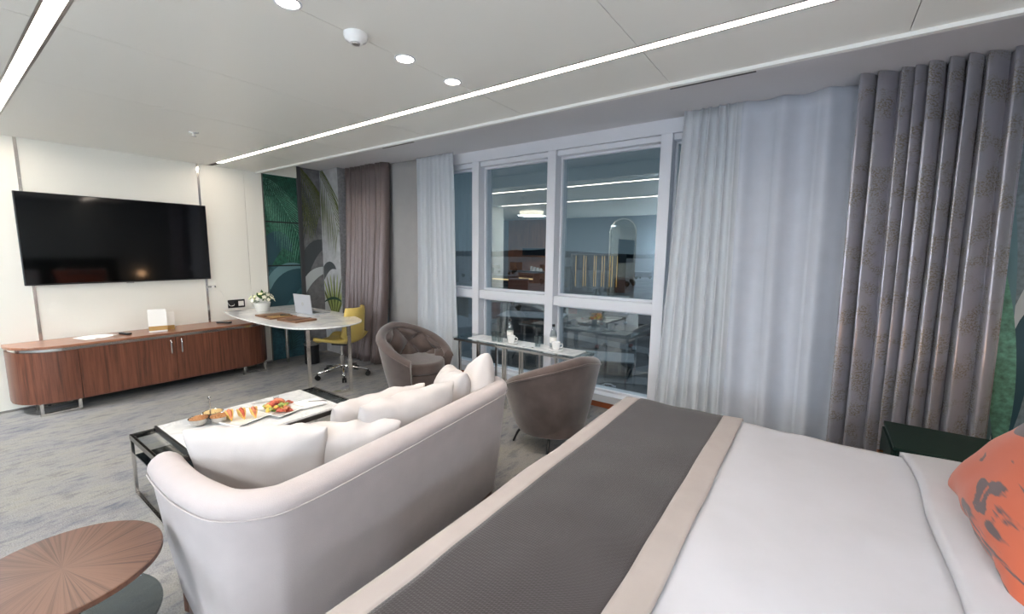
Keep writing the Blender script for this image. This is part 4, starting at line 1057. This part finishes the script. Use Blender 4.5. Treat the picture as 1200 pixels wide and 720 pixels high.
# ================================================================== curtains
def curtain(name, lab, mat, xt0, xt1, xb0, xb1, y, nf, amp, seed, zt=ZP-.002, zb=.012, sub=16, shear=0, sharp=1.0, flare=0, pleat=False):
    rnd = random.Random(seed); ph = [rnd.uniform(-.35, .35) for _ in range(nf+2)]; am = [rnd.uniform(.5, 1.25) for _ in range(nf+2)]
    def F(u, v):
        z = zt+(zb-zt)*v
        w = u+(.035*math.sin(2*PI*1.3*u+seed)+.018*math.sin(2*PI*3.1*u+2*seed))*math.sin(PI*u)*(1 if pleat else 0)
        w += (.02*math.sin(2.2*v+5*u+seed)*math.sin(PI*u)*v if pleat else 0)
        k = w*nf; i = int(min(nf-1, math.floor(k))); f = k-i
        jit = .10*math.sin(2.1*v+seed+i*1.7)+ph[i]*(1-f)+ph[i+1]*f
        A = (am[i]*(1-f)+am[i+1]*f)*amp*(.75+.35*v)
        s = math.sin(2*PI*(k)+jit*2)
        s = math.copysign(abs(s)**sharp, s)
        x = (xt0+(xb0-xt0)*v)*(1-u)+(xt1+(xb1-xt1)*v)*u + .25*amp*math.cos(2*PI*k*1.0+jit)*1.0
        if pleat: s = 2.0*abs(math.sin(PI*k+jit*.6))**.85-1.0
        yy = y-flare*v*v-A*s+.006*math.sin(5*v+i)+ .012*noise.noise(Vector((u*nf, v*3, seed)))
        return (x, yy, z)
    L = abs(xt1-xt0)*1.9
    m = MB(); m.grid(F, nf*sub, 30, uvfn=lambda u, v: (u*L, v*2.5))
    t = thing(name, lab, 'curtain', ((xt0+xt1)/2, y, 0))
    m.v = [(a-(xt0+xt1)/2, b-y, c) for a, b, c in m.v]
    m.build('cloth', mat, t, 180, solid=.003)
curtain('heavy_drape', 'brown satin drape gathered at the left end of the window', 'satin', -5.42, -4.58, -5.40, -4.58, 3.58, 9, .075, 3, flare=.14, pleat=True, sub=20)
curtain('linen_curtain', 'narrow grey linen curtain beside the brown satin drape', 'linen_warm', -4.72, -4.05, -4.72, -4.05, 3.68, 1, .015, 5, sub=40)
curtain('sheer_curtain', 'pale grey sheer curtain left of the bare window panes', 'sheer', -4.08, -3.49, -4.1, -3.41, 3.65, 8, .028, 8)
curtain('sheer_curtain', 'pale sheer curtain right of the bare window panes', 'sheer', -.975, -.55, -1.09, -.50, 3.63, 7, .026, 9)
curtain('linen_curtain', 'wide smooth grey linen curtain next to the silver drape', 'linen', -.61, .14, -.55, .17, 3.66, 3, .045, 12, sub=30)
curtain('heavy_drape', 'silver satin damask drape with gold flowers behind the bed', 'damask', .085, .80, .115, .87, 3.54, 9, .088, 15, pleat=True, sub=22)
# ================================================================== entrance side (seen as reflections in the panes)
t = thing('arched_mirror', 'tall arched mirror with chrome frame on the back wall', 'mirror', (-4.27, YB, 0))
def arch(w, z0, z1, n=16): return [(-w, z0), (w, z0)]+[(w*math.cos(PI*k/n), z1-w+w*math.sin(PI*k/n)) for k in range(n+1)]
def vprism(P, y0, y1):
    n = len(P); return MB().add([(x, y0, z) for x, z in P]+[(x, y1, z) for x, z in P], [tuple(range(n)), tuple(range(n, 2*n))]+[(i, (i+1) % n, n+(i+1) % n, n+i) for i in range(n)])
vprism(arch(.37, .3, 2.40), 0, .02).build('frame', 'chrome', t)
plain('mirror', (170, 178, 180), .02, 1)
vprism(arch(.34, .33, 2.37), .02, .025).build('glass', 'mirror', t)
t = thing('drinks_counter', 'wooden drinks counter with open shelf by the corridor', 'counter', (-7.05, YB, 0))
MB().box(-.55, .55, .0, .5, 0, .9).build('body', 'walnut', t)
MB().box(-.57, .57, .0, .52, .9, .93).build('top', 'darkmetal', t)
for z in (1.36, 1.6): MB().box(-.4, .55, .0, .3, z, z+.03).build('shelf', 'walnut_top', t)
MB().box(-.4, .55, .0, .01, 1.39, 1.6).build('shelf_back', 'black', t)
for k in range(4):
    o = thing('small_carton', 'small white carton on the drinks counter', 'carton', (-6.95+k*.11, YB+.25, .93), group='white cartons on the drinks counter')
    MB().box(-.03, .03, -.03, .03, 0, .13-.02*k).build('body', 'paper', o); MB().box(-.02, .02, -.02, .02, .13-.02*k, .15-.02*k).build('cap', 'paper', o)
# ================================================================== the city outside
GZ = -42
plain('asphalt', (96, 98, 100), .9, bump=(.05, .1), var=.25)
plain('bld_a', (120, 122, 124), .8, var=.1); plain('bld_b', (92, 92, 94), .8, var=.1); plain('bld_c', (140, 130, 120), .8, var=.1)
plain('roof', (132, 136, 140), .7); plain('treefar', (40, 52, 38), .9, var=.3); plain('hill', (52, 64, 74), 1, var=.15)
plain('facade_dark', (70, 74, 78), .5); plain('goldlight', (230, 190, 110), .5, emit=(255, 200, 110), estr=.4)
plain('litwin', (240, 210, 150), .5, emit=(255, 214, 150), estr=.8); plain('carwhite', (190, 194, 200), .3); plain('cardark', (50, 54, 60), .3); plain('carred', (130, 50, 46), .3); plain('carglass', (22, 26, 30), .2)
st(MB().box(-4000, 2500, 40, 5000, GZ-5, GZ).build('ground_city', 'asphalt'))
def hills():
    m = MB(); n = 120
    def P(u, v):
        th = math.radians(-75+110*u); R = 3600; h = (46+34*noise.noise(Vector((u*9, 0, 0)))+18*noise.noise(Vector((u*31, 3, 0))))
        return (R*math.sin(th)*(1+.1*v*0), R*math.cos(th), GZ+(max(8, h))*(v if v < 1 else 1))
    m.grid(P, n, 1)
    m2 = MB(); m2.grid(lambda u, v: Vector(P(u, 1))*(1+.08*v)-Vector((0, 0, 60*v)), n, 1); m.add(m2.v, m2.f)
    st(m.build('ground_hills', 'hill', None, 180))
hills()
rb = random.Random(21)
def at(th, d): th = math.radians(th); return (d*math.sin(th), d*math.cos(th))
def building(th, d, w, dp, h, mat, lab, grp, rz, win=True):
    x, y = at(th, d); t = thing('city_building', lab, 'building', (x, y, GZ), rz, grp)
    MB().box(-w/2, w/2, -dp/2, dp/2, 0, h).build('walls', mat, t)
    MB().box(-w/2-.4, w/2+.4, -dp/2-.4, dp/2+.4, h, h+.8).build('roof', 'roof', t)
    if win:
        fl = max(1, int(h/3.6)); k = 0
        for f in range(fl): 
            MB().box(-w/2+1, w/2-1, -dp/2-.15, -dp/2+.1, f*3.6+1.2, f*3.6+2.8).build('window_band', 'litwin' if rb.random() < .12 else 'facade_dark', t)
BG = 'low city blocks in the distance'
taken = [(*at(-24.5, 492), 46), (*at(-25.5, 300), 36)]
def free(x, y, r):
    if any((x-a)**2+(y-b)**2 < (r+c)**2 for a, b, c in taken): return False
    taken.append((x, y, r)); return True
for i in range(46):
    th = rb.uniform(-52, -8); d = 190+900*rb.random()**1.4
    if -30 < th < -16 and d < 520: continue
    w = rb.uniform(14, 36)
    if not free(*at(th, d), w*.72): continue
    h = rb.choice((7, 10, 10, 14, 18))*(1 if d < 500 else 1.3)
    building(th, d, w, w*rb.uniform(.6, .95), h, rb.choice(('bld_a', 'bld_b', 'bld_c')), 'grey low city block in the distance beyond the window', BG, rb.uniform(-.6, .6), d < 700)
# tall block with golden light strips
x, y = at(-24.5, 480); t = thing('lit_tower', 'dark office block with golden vertical light strips outside the window', 'building', (x, y, GZ), math.radians(24.5))
MB().box(-29, 29, 0, 26, 0, 40.5).build('walls', 'facade_dark', t); MB().box(-30, 30, -.6, 26.6, 40.5, 42).build('roof', 'roof', t)
MB().box(22, 30, -1, 1, 0, 41).build('end_pier', 'bld_a', t); MB().box(-30, -27.5, -1, 1, 0, 41).build('end_pier', 'bld_a', t)
for k, xx in enumerate((-24, -15.5, -13, -4, -2, 4.5, 7, 13, 15.5, 20.5)): MB().box(xx-.32, xx+.32, -.5, .2, 6, 40).build('light_strip', 'goldlight', t)
for xx in (-20, -8, 1, 10): MB().box(xx-3, xx+3, -.25, .2, 4, 24).build('glazed_bay', 'roof', t)
# hall with arched roof
x, y = at(-25.5, 300); t = thing('market_hall', 'long low hall with a pale arched roof below the lit tower', 'building', (x, y, GZ), math.radians(18))
MB().box(-26, 26, -12, 12, 0, 8).build('walls', 'bld_b', t)
m = MB(); m.grid(lambda u, v: (-27+54*u, -13*math.cos(PI*v), 8+6*math.sin(PI*v)), 8, 14); m.build('arched_roof', 'roof', t, 180, solid=.4)
MB().box(-12, -6, -12.4, -11.9, 2, 7).build('red_sign', 'carred', t)
plain('roadlight', (150, 152, 154), .9); plain('whiteroof', (196, 198, 200), .8)
for k, (th, d, L, w_, rz) in enumerate(((-30, 150, 320, 9, .35), (-22, 205, 380, 11, -.2), (-38, 120, 150, 7, 1.2), (-17, 130, 150, 7, 1.0))):
    x, y = at(th, d); o = MB().box(-L/2, L/2, -w_/2, w_/2, 0, .15).build('road_strip', 'roadlight'); o.location = (x, y, GZ+.02*k); o.rotation_euler = (0, 0, rz); st(o)
for th, d, w_, h_, lab in ((-36, 165, 26, 6, 'low white roofed shed beside the road seen through left pane'), (-23.5, 158, 22, 5, 'low white roofed shed behind the parked cars in right pane'), (-33, 230, 34, 9, 'pale long shed behind the road seen between the mullions')):
    x, y = at(th, d); taken.append((x, y, w_*.8)); t = thing('white_shed', lab, 'building', (x, y, GZ), .35)
    MB().box(-w_/2, w_/2, -w_*.3, w_*.3, 0, h_).build('walls', 'bld_a', t); MB().box(-w_/2-.5, w_/2+.5, -w_*.3-.5, w_*.3+.5, h_, h_+.5).build('roof', 'whiteroof', t)
    for q in range(5): MB().box(-w_/2+q*w_/5+.6, -w_/2+(q+1)*w_/5-.6, -w_*.3-.1, -w_*.3+.1, 1, h_-1).build('window', 'facade_dark', t)
# trees
tm = MB()
for k in range(9):
    q = sphere(rb.uniform(1.6, 2.6), (rb.uniform(-1.6, 1.6), rb.uniform(-1.6, 1.6), rb.uniform(4, 7)), 8, 6); tm.add(q.v, q.f)
tp = None
for i in range(110):
    th = rb.uniform(-52, -8); d = 240+700*rb.random()**1.2; x, y = at(th, d)
    if not free(x, y, 6.5): continue
    t = thing('street_tree', 'dark round street tree far below the window', 'tree', (x, y, GZ), rb.uniform(0, 6), 'street trees outside')
    s = rb.uniform(.6, 1.1); t.scale = (s, s, s)
    if tp is None: tp = (tm.build('crown', 'treefar', t, 180), MB().cyl((0, 0, 0), (0, 0, 4.5), .3, .2, 8).build('trunk', 'treefar', t))
    else:
        for p in tp: o = p.copy(); C.objects.link(o); o.parent = t
# cars
def carparts(t, mat):
    P = [(-2.2, .35), (2.2, .35), (2.25, .75), (1.4, .9), (.7, 1.4), (-1.2, 1.42), (-1.9, .95), (-2.25, .85)]
    n = len(P); MB().add([(x, -.85, z) for x, z in P]+[(x, .85, z) for x, z in P], [tuple(range(n)), tuple(range(n, 2*n))]+[(i, (i+1) % n, n+(i+1) % n, n+i) for i in range(n)]).build('body', mat, t)
    MB().box(-1.3, .8, -.87, .87, .95, 1.3).build('side_glass', 'carglass', t)
    for x in (-1.35, 1.35):
        for y in (-.8, .8): MB().cyl((x, y-.12, .33), (x, y+.12, .33), .33, seg=12).build('wheel', 'rubber', t)
cars = {}
for i in range(60):
    th, d = ((-27+rb.uniform(-1, 1), 98+i*4), (rb.uniform(-50, -9), rb.uniform(100, 280)))[i > 9]
    m_ = rb.choice(('carwhite', 'carwhite', 'cardark', 'carred')); x, y = at(th, d)
    if i < 10: x, y = at(-17-1.5*(i % 5), 112+9*(i//5))
    if not free(x, y, 3): continue
    t = thing('parked_car', {'carwhite': 'small white car parked far below the window', 'cardark': 'small dark car parked far below the window', 'carred': 'small red car parked far below the window'}[m_], 'car', (x, y, GZ), rb.choice((0, 1.57))+.4, m_.replace('car', '')+' cars parked outside')
    if m_ not in cars: carparts(t, m_); cars[m_] = [c for c in bpy.data.objects if c.parent == t]
    else:
        for p in cars[m_]: o = p.copy(); C.objects.link(o); o.parent = t
